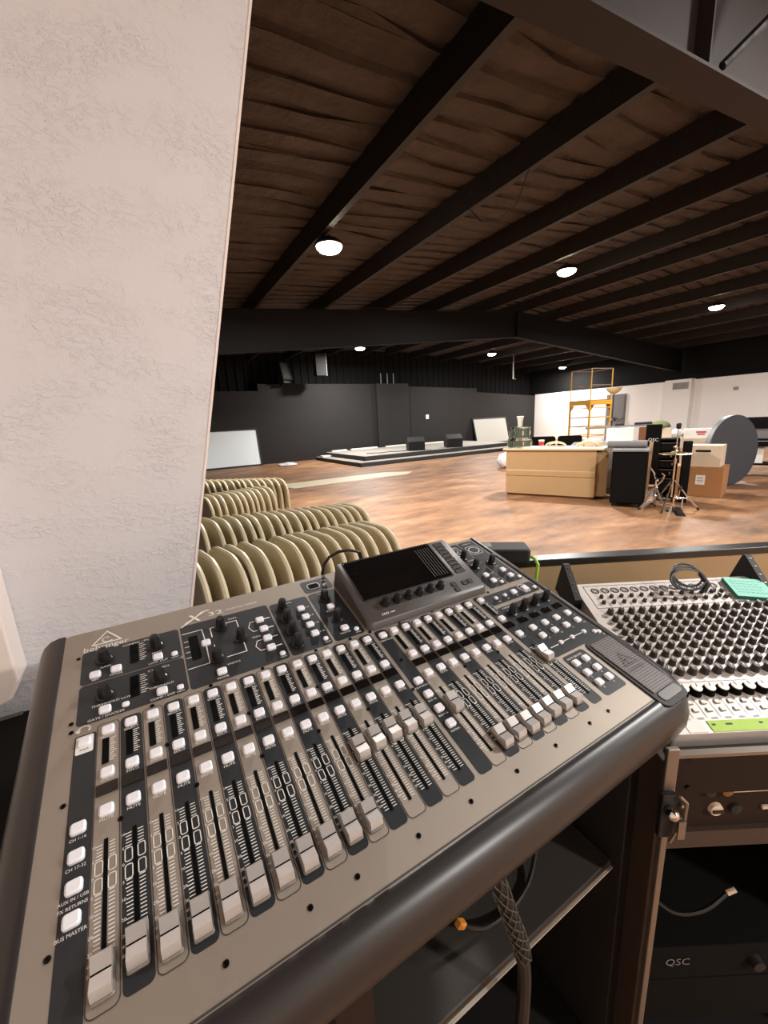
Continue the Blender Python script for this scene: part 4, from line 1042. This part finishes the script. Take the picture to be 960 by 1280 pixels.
mb.lathe([(.36, 0), (.36, .12), (.3, .2), (.3, .45), (.27, .55), (.15, .58), (.001, .58)], 20); EK = mb.mesh('screen_knob', M_knob, smooth=50)
for k in range(6):
    o = bpy.data.objects.new('screen_knob', EK); COL.objects.link(o); o.parent = house; o.location = onface(17.6 + k * 1.04, -2.05); o.rotation_euler = (math.atan(.2126), 0, 0)
def soft(u, v, w, d, lb=None):
    mb = MB(lambda q: cx(fq(q))); mb.rbox(u, -v, 0, .09, w, d, .1, inset=.03, mi=0); pline(mb, rrect(u, -v, w + .08, d + .08, .1, 3), .04, .02, 1, True)
    if lb: text(mb, lb, u, -v, .1, .17, 2, 1.)
    mb.build('soft_key', [M_soft, M_black, M_grey], house, smooth=30)
for k, s in enumerate(('HOME', 'METERS', 'ROUTING', 'SETUP', 'LIBRARY', 'EFFECTS', 'MUTE GRP', 'UTILITY')): soft(25.65, -6.4 + k * .48, .95, .36)
for u, v in ((24.1, -1.9), (24.1, -1.35), (25.15, -1.75), (25.75, -1.75)): soft(u, v, .42, .36)

# ---- hand rest grip at the right
mb = CB(); a = rrect(30.35, -10.1, 2.75, 6.0, .55, 5)
mb.prism(a, -.05, .1); mb.build('grip_frame', M_dark, con, smooth=30)
mb = CB(); y = -7.5
poly = []
while y > -12.05: poly += [(y, .2), (y - .07, .2), (y - .09, .15), (y - .15, .15)]; y -= .17
poly += [(-12.05, .0), (-7.45, .0)]
mb.prism(poly, 29.25, 31.5, ax='x', mi=0)
pline(mb, [(29.75, -9.9), (31.05, -9.9), (30.4, -8.9)], .09, .215, 1, True)
pts = [(30.4 + (.1 + .02 * k) * math.cos(.9 + k * .42), -9.6 + (.1 + .02 * k) * math.sin(.9 + k * .42)) for k in range(12)]; pline(mb, pts, .08, .215, 1)
text(mb, 'behringer', 30.4, -10.25, .215, .42, 1, 1.0)
mb.build('grip_pad', [M_ridge, M_house], con, smooth=0)
mb = CB(); mb.rbox(30.4, -12.45, .0, .16, 2.2, .7, .3, inset=.05); mb.build('grip_end', M_house, con)
# cable arching up behind the screen
ps = [(15.7, -8.0, -1.0), (15.5, -8.6, .6), (15.9, -8.9, 1.6), (17.2, -8.8, 2.3), (18.8, -8.2, 2.2), (20, -8.0, 1.2)]
o = MB().tube([PO + RC @ Vector((u * P, -v * P, h * P)) for u, v, h in [(15.5, -9.0, -2.), (15.45, -9.05, -.4), (15.6, -9.1, .5), (16.1, -9.15, 1.1), (17.0, -9.15, 1.45), (18.0, -9.1, 1.4), (19.0, -9.05, 1.0), (19.6, -9.0, -1.)]], .0035, 6).build('screen_cable', M_cable)
tag(o, 'thin black cable arching up behind the tilted screen of the console', 'cable')
# ================================================================== desk under the console
t = thing('console_desk', 'dark open-fronted desk with one shelf carrying the digital console', 'desk', (.37, .55, 0))
def db(c, d, n, m, bevel=.002): return MB().box((c[0] - .37, c[1] - .55, c[2]), d, 0).build(n, m, t, smooth=0, bevel=bevel)
db((.385, .56, .936), (.61, .5, .024), 'top', M_blackboard)
db((.107, .56, .462), (.048, .5, .924), 'side_board', M_brownboard)
db((.672, .56, .462), (.034, .5, .924), 'side_board', M_blackboard)
db((.393, .8, .5), (.52, .02, .84), 'back_board', M_blackboard)
sh = db((.393, .56, .59), (.524, .46, .02), 'shelf', M_shelf)
MB().box((.023, -.228, .041 - .0), (.5, .004, .004)).build('worn_edge', M_worn, None, smooth=0)
e_ = bpy.data.objects['worn_edge']; e_.parent = sh; e_.location = (0, 0, .559)
db((.393, .56, .08), (.524, .46, .02), 'bottom_board', M_blackboard)
# thick cable with braided sleeve
cab = [(.28, .36, .948), (.29, .31, .93), (.305, .285, .86), (.325, .28, .79), (.345, .279, .72), (.352, .279, .64), (.352, .285, .5), (.345, .3, .3), (.33, .32, .09)]
t = thing('hanging_cable', 'thick black cable with braided sleeve hanging in front of the desk shelf', 'cable', cab[2])
def smooth_path(p, n=6):
    p = [Vector(q) for q in p]; out = []
    for i in range(len(p) - 1):
        a, b, c, d = p[max(i - 1, 0)], p[i], p[i + 1], p[min(i + 2, len(p) - 1)]
        for k in range(n):
            s = k / n; out.append(.5 * ((2 * b) + (c - a) * s + (2 * a - 5 * b + 4 * c - d) * s * s + (3 * b - a - 3 * c + d) * s ** 3))
    out.append(p[-1]); return out
B0 = Vector(cab[2])
sp = [q - B0 for q in smooth_path(cab)]
MB().tube(sp, .0095, 10).build('cable', M_cable, t)
mb = MB(); k0, k1 = 4, 26; sub = sp[k0:k1]
for ph in range(6):
    for s in (1, -1):
        pts = []
        for i, c in enumerate(sub):
            tg = (sp[k0 + i + 1] - sp[k0 + i - 1]).normalized(); a = Vector((1, 0, 0)); a = (a - tg * a.dot(tg)).normalized(); b = tg.cross(a)
            an = s * i * .55 + ph * PI / 3; pts.append(c + (a * math.cos(an) + b * math.sin(an)) * .0115)
        mb.tube(pts, .0009, 4)
mb.build('braided_sleeve', M_sleeve, t)
t = thing('network_cable', 'thin dark cable with an orange plug looping on the desk shelf', 'cable', (.4, .36, .6))
L0 = Vector((.4, .36, .6))
lp = [(.316, .37, .668), (.335, .37, .645), (.362, .37, .622), (.4, .372, .609), (.45, .375, .607), (.5, .39, .612), (.545, .42, .64), (.56, .47, .72), (.55, .52, .82), (.53, .55, .92)]
MB().tube([q - L0 for q in smooth_path(lp)], .004, 6).build('cable', M_cable, t)
o = MB().box((0, 0, 0), (.017, .011, .011)).build('orange_plug', M_orange, t, smooth=0, bevel=.002); o.location = Vector((.312, .37, .674)) - L0; o.rotation_euler = (0, .7, 0)
o = MB().rbox(0, 0, 0, .16, .3, .26, .05).build('black_equipment_case', M_blackmatte); o.location = (.25, .62, .6005); tag(o, 'black equipment case in the dark at the back of the desk shelf', 'case')

# black case / table left of the console
t = thing('black_case', 'black box with worn corner standing left of the console under the white casing', 'case', (-.41, .84, 0))
MB().box((0, 0, .42), (.4, .52, .83)).build('body', M_blackboard, t, smooth=0, bevel=.006)
MB().box((0, 0, .845), (.41, .53, .018)).build('lid', M_blackmatte, t, smooth=0, bevel=.004)
MB().box((.06, .258, .84), (.05, .014, .03)).build('corner_plate', M_alu, t, smooth=0)

# ================================================================== analogue mixer in its rack case
YAW = math.radians(-29.746); TILT = math.radians(16.245)
BLp = Vector((.89369711, .60580388, 1.01335674))
RA = Matrix.Rotation(YAW, 4, 'Z') @ Matrix.Rotation(TILT, 4, 'X')
am = thing('analogue_mixer', 'pale grey rack-mounted analogue mixer with many dark knobs behind the right end of the console', 'mixer', BLp, (TILT, 0, YAW))
DW, DD = .445, .40
mb = MB(); mb.rbox(DW / 2, -DD / 2, -.06, 0, DW, DD, .008, mi=0)
z1 = .0006
pline(mb, [(.021, -.01), (.445 - .02, -.01)], .0012, z1, 1); pline(mb, [(.021, -.01), (.021, -.09)], .0012, z1, 1); pline(mb, [(.021, -.09), (.425, -.09)], .0014, z1, 1)
PX = [.043 + .0246 * i for i in range(13)]
for x in PX:
    pts = [(x + .0085 * math.cos(a), -.029 + .0085 * math.sin(a)) for a in [2 * PI * k / 14 for k in range(14)]]; pline(mb, pts, .003, z1, 1, True)
    pts = [(x + .0045 * math.cos(a), -.029 + .0045 * math.sin(a)) for a in [2 * PI * k / 10 for k in range(10)]]; pline(mb, pts, .0015, z1, 1, True)
    pline(mb, [(x + .0115, -.012), (x + .0115, -.088)], .0007, z1, 2)
PXK = [.040 + .0246 * i for i in range(16)]
for x in PXK:
    pline(mb, [(x + .0123, -.305), (x + .0123, -.372)], .0009, z1, 1)
    pline(mb, [(x + .0123, -.1), (x + .0123, -.3)], .0005, z1, 2)
    for k in range(3): pline(mb, [(x - .006, -.372 - .0015 * k), (x + .006, -.372 - .0015 * k)], .0006, z1, 2)
    text(mb, 'PAN', x, -.291, z1, .004, 1)
pline(mb, [(.02, -.3), (.43, -.3)], .0008, z1, 2)
mb.build('front_panel', [M_mix, M_mixknob, M_grey], am, smooth=0)
def aknob(r, h, m, nm):
    mb = MB(); n = 14
    mb.lathe([(r * 1.12, 0), (r * 1.05, h * .2), (r * .86, h * .9), (r * .7, h), (.0005, h)], n); mb.box((0, r * .45, h + .0003), (r * .25, r * .8, .0008), 1)
    return mb.mesh(nm, [m, M_print], smooth=50)
G = {'trim_knob': aknob(.0045, .009, M_mixknob, 'trim_knob'), 'gain_knob': aknob(.0068, .015, M_mixknob, 'gain_knob'), 'aux_knob': aknob(.0066, .014, M_mixknob, 'aux_knob'), 'eq_knob': aknob(.0066, .014, M_mixknob, 'eq_knob'), 'pan_knob': aknob(.0075, .015, M_mixknob, 'pan_knob'), 'level_knob': aknob(.0105, .014, M_black, 'level_knob')}
def ak(nm, x, b):
    o = bpy.data.objects.new(nm, G[nm]); COL.objects.link(o); o.parent = am; o.location = (x, -b, 0); o.rotation_euler = (0, 0, random.uniform(-.6, .6)); return o
for x in PX: ak('trim_knob', x + .004, .053); ak('trim_knob', x + .0, .073)
for x in (.325, .345): ak('trim_knob', x, .05); ak('trim_knob', x, .068)
rows = [('gain_knob', .108), ('aux_knob', .131), ('aux_knob', .151), ('aux_knob', .171), ('aux_knob', .192), ('eq_knob', .213), ('eq_knob', .234), ('eq_knob', .256), ('pan_knob', .279)]
for nm, b in rows:
    for x in PXK: ak(nm, x, b)
capm = MB(); capm.lathe([(.0088, 0), (.0088, .0016), (.0005, .002)], 16); capm.box((0, .004, .002), (.0012, .007, .0008), 1); capm = capm.mesh('knob_cap', [M_white, M_mixknob], smooth=50)
for x in PXK:
    o = ak('level_knob', x, .322); c = bpy.data.objects.new('knob_cap', capm); COL.objects.link(c); c.parent = o; c.location = (0, 0, .014)
bm_ = MB(); bm_.rbox(0, 0, 0, .003, .008, .006, .001); pline(bm_, rrect(0, 0, .0095, .0075, .001), .0008, .0008, 1, True); bm_ = bm_.mesh('push_switch', [M_white, M_black], smooth=0)
for x in PXK:
    for b in (.343, .358):
        o = bpy.data.objects.new('push_switch', bm_); COL.objects.link(o); o.parent = am; o.location = (x + .001, -b, 0)
mb = MB(); mb.box((.045, -.389, .0006), (.032, .018, .0008)); mb.build('scribble_tape', M_white, am, smooth=0)
mb = MB(); mb.box((.25, -.3885, .0008), (.36, .02, .0008), 0)
for x in (.078, .102, .107, .16, .2, .23, .28): mb.box((x, -.386, .0014), (.006, .003, .0004), 1)
mb.build('green_tape', [M_green, M_ink], am, smooth=0)
# triangular rack ears
for x in (-.012, DW + .012):
    mb = MB(); mb.prism([(.045, -.05), (.035, .043), (.028, .045), (-.06, .002), (-.06, -.05)], x - .008, x + .008, ax='x')
    e = mb.build('rack_ear', M_dark, am, smooth=0)
    for k in range(4):
        yy = .02 - k * .02; zz = .0445 * (yy + .06) / .09
        MB().cyl((x, yy, zz - .004), (x, yy, zz + .002), .003, n=8).build('bolt', M_alu, e)

# sticky note pad
t = thing('note_pad', 'teal sticky note pad with handwriting on the top right of the analogue mixer', 'note pad', BLp + RA.to_3x3() @ Vector((.405, -.056, .0008)), (TILT, 0, YAW))
mb = MB(); mb.M = Matrix.Rotation(-.2, 4, 'Z'); mb.box((0, 0, .005), (.085, .07, .01)); mb.build('pad', M_noteside, t, smooth=0)
mb = MB(); mb.M = Matrix.Rotation(-.2, 4, 'Z'); mb.box((0, 0, .0104), (.085, .07, .0008), 0)
for r_ in range(5):
    x = -.034; 
    while x < .026 - .008 * (r_ % 2):
        w = random.uniform(.004, .012); pts = [(x + w * k / 4, .022 - r_ * .0105 + random.uniform(-.0015, .0015)) for k in range(5)]; pline(mb, pts, .0008, .0112, 1); x += w + .003
mb.build('top_sheet', [M_note, M_ink], t, smooth=0)
# coiled cable on the mixer
t = thing('coiled_cable', 'small loop of black cable lying on the top of the analogue mixer', 'cable', BLp + RA.to_3x3() @ Vector((.262, -.03, .012)), (TILT, 0, YAW))
mb = MB()
for k in range(4):
    c = Vector((.003 * k - .004, .002 * k, .01)); rx, rz = .043 - .003 * k, .018 - .001 * k
    pts = [c + Vector((rx * math.cos(a), -.012 + .026 * math.sin(a) * (1 if k % 2 else .7) + .004 * k, rz * math.sin(a) + .012)) for a in [2 * PI * q / 22 for q in range(22)]]
    mb.tube(pts, .0024, 6, closed=True)
mb.build('loops', M_cable, t)
mb = MB(); mb.cyl((.04, -.02, .012), (.028, -.03, -.004), .007, n=10); mb.cyl((.03, .0, .03), (.046, -.02, .006), .006, n=10); mb.build('plugs', M_cable, t)

# rack case below
Rz = Matrix.Rotation(YAW, 4, 'Z')
FLp = BLp + RA.to_3x3() @ Vector((0, -DD, 0))
rc = thing('rack_case', 'brown road case rack holding the analogue mixer, open at the front', 'rack case', (FLp.x, FLp.y, 0), (0, 0, YAW))
zt = FLp.z; dep = DD * math.cos(TILT); zb = BLp.z
def side(x, w): 
    mb = MB(); mb.prism([(-.03, .04), (dep + .02, .04), (dep + .02, zb - .065), (-.03, zt - .065 + .04)], x - w / 2, x + w / 2, ax='x'); return mb
side(-.028, .016).build('side_board', M_caseside, rc, smooth=0, bevel=.002); side(DW + .028, .016).build('side_board', M_brownboard, rc, smooth=0, bevel=.002)
MB().box((DW / 2, dep + .01, .48), (DW + .04, .014, .86)).build('back_board', M_blackboard, rc, smooth=0)
MB().box((DW / 2, dep / 2, .05), (DW + .04, dep, .02)).build('bottom_board', M_blackboard, rc, smooth=0)
MB().box((-.026, -.034, .42), (.011, .012, .70)).build('edge_trim', M_alu, rc, smooth=0, bevel=.002)
MB().box((DW + .03, -.034, .43), (.022, .012, .72)).build('edge_trim', M_alu, rc, smooth=0, bevel=.002)
MB().box((-.028, -.036, .865), (.02, .008, .09)).build('edge_trim', M_alu, rc, smooth=0, bevel=.002)
MB().box((DW / 2, -.028, zt - .012), (DW + .05, .012, .006)).build('front_trim', M_alu, rc, smooth=0)
MB().box((DW / 2, -.012, zt - .062), (DW + .04, .01, .088)).build('blank_panel', M_brownboard, rc, smooth=0)
for x in (.2, DW - .03, .02):
    for z in (zt - .03, zt - .09): MB().cyl((x, -.017, z), (x, -.021, z), .004, n=8).build('rack_screw', M_screw, rc)
lt = MB(); lt.box((-.034, -.046, .79), (.024, .01, .085)); lt = lt.build('latch', M_dark, rc, smooth=0, bevel=.002)
MB().sphere((-.034, -.058, .805), .011).build('ball_corner', M_chrome, lt)
MB().tube([(-.022, -.055, .835), (-.012, -.058, .825), (-.012, -.058, .79), (-.024, -.058, .765), (-.03, -.056, .745)], .0028, 6).build('latch_wire', M_alu, lt)
MB().box((-.018, -.06, .775), (.012, .006, .035)).build('latch_tongue', M_alu, lt, smooth=0)
for k in range(4):
    MB().cyl((-.028 + k % 2 * (DW + .056), .03 + (k // 2) * (dep - .08), .0), (-.028 + k % 2 * (DW + .056), .03 + (k // 2) * (dep - .08), .042), .02).build('foot', M_dark, rc)
# rack units in the case
def inrc(x, y, z): return tuple(Vector((FLp.x, FLp.y, 0)) + Rz.to_3x3() @ Vector((x, y, z)))
t = thing('rack_unit', 'brown two-row rack unit with round dials in the road case under the analogue mixer', 'rack unit', inrc(DW / 2, 0, .665), (0, 0, YAW))
zc = .075
mb = MB(); mb.box((0, .15, zc), (DW, .3, .13)); mb.build('chassis', M_brownboard, t, smooth=0, bevel=.002)
MB().box((0, -.004, .02), (DW, .01, .036)).build('lower_panel', M_caseside, t, smooth=0)
def dial(x, z, r, m, nm='dial'):
    o = MB().lathe([(r, 0), (r * .9, .006), (.0005, .008)], 18).build(nm, m, t); o.location = (x, 0, z); o.rotation_euler = (PI / 2, 0, 0); return o
dial(-DW / 2 + .075, .118, .011, M_dark); dial(-DW / 2 + .105, .118, .011, M_dullorange)
r = dial(-DW / 2 + .09, .078, .0125, M_cardlight); MB().box((0, 0, .0085), (.018, .006, .002)).build('slot', M_dark, r, smooth=0)
dial(-DW / 2 + .125, .078, .011, M_dark)
for x, z in ((-.195, .09), (-.195, .062)): dial(x + .0, z, .004, M_alu, 'lamp_dot')
mb = MB(); mb.box((.02, -.003, .118), (.27, .004, .006)); mb.build('legend_strip', M_cardlight, t, smooth=0)
mb = MB(); mb.box((.05, -.003, .078), (.2, .004, .006)); mb.build('legend_strip', M_cardlight, t, smooth=0)
t = thing('power_amplifier', 'black power amplifier with white logo low in the dark road case', 'amplifier', inrc(DW / 2, .02, .28), (0, 0, YAW))
MB().box((0, .15, .045), (DW, .3, .088)).build('chassis', M_blackmatte, t, smooth=0, bevel=.002)
mb = MB(); text(mb, 'QSC', -.14, .05, 0, .026, 0, fn=lambda q: (q[0], -.002, q[1])); mb.build('logo', M_grey, t, smooth=0)
for x in (.02, .1): 
    o = MB().lathe([(.014, 0), (.012, .014), (.0005, .015)], 16).build('dial', M_dark, t); o.location = (x, 0, .045); o.rotation_euler = (PI / 2, 0, 0)
MB().box((0, .012, .03), (DW, .003, .003)).build('face_line', M_shelf, t, smooth=0)
MB().box((0, .15, -.06), (DW + .036, .3, .118)).build('lower_chassis', M_blackmatte, t, smooth=0)
o = MB().tube(smooth_path([inrc(.0, .03, .52), inrc(.04, .0, .5), inrc(.09, -.01, .515), inrc(.14, .0, .54)]), .004, 6).build('patch_lead', M_cable); tag(o, 'dark patch lead with a pale tip reaching across the open road case', 'cable')
o2 = MB().cyl(inrc(.14, .0, .54), inrc(.155, .0, .548), .0045, n=8).build('pale_tip', M_cardlight, o)

# ================================================================== camera, view, world
cam = bpy.data.cameras.new('camera'); co = bpy.data.objects.new('camera', cam); COL.objects.link(co)
Wm = ((.86157471, -.15363637, .4838232), (-.50519803, -.16631084, .84682681), (-.04963835, -.97403109, -.22090601))
m = Matrix(((Wm[0][0], -Wm[0][1], -Wm[0][2], 0), (Wm[1][0], -Wm[1][1], -Wm[1][2], 0), (Wm[2][0], -Wm[2][1], -Wm[2][2], 1.45), (0, 0, 0, 1)))
co.matrix_world = m; cam.sensor_fit = 'VERTICAL'; cam.sensor_height = 36; cam.lens = 506.33 / 1280 * 36; cam.clip_start = .02; cam.clip_end = 100
SC.camera = co
w = bpy.data.worlds.new('world'); SC.world = w; w.use_nodes = True
w.node_tree.nodes['Background'].inputs[0].default_value = (1, .93, .86, 1); w.node_tree.nodes['Background'].inputs[1].default_value = .02
SC.view_settings.view_transform = 'Standard'; SC.view_settings.look = 'None'; SC.view_settings.exposure = 0.0; SC.view_settings.gamma = 1; SC.view_settings.use_curve_mapping = False
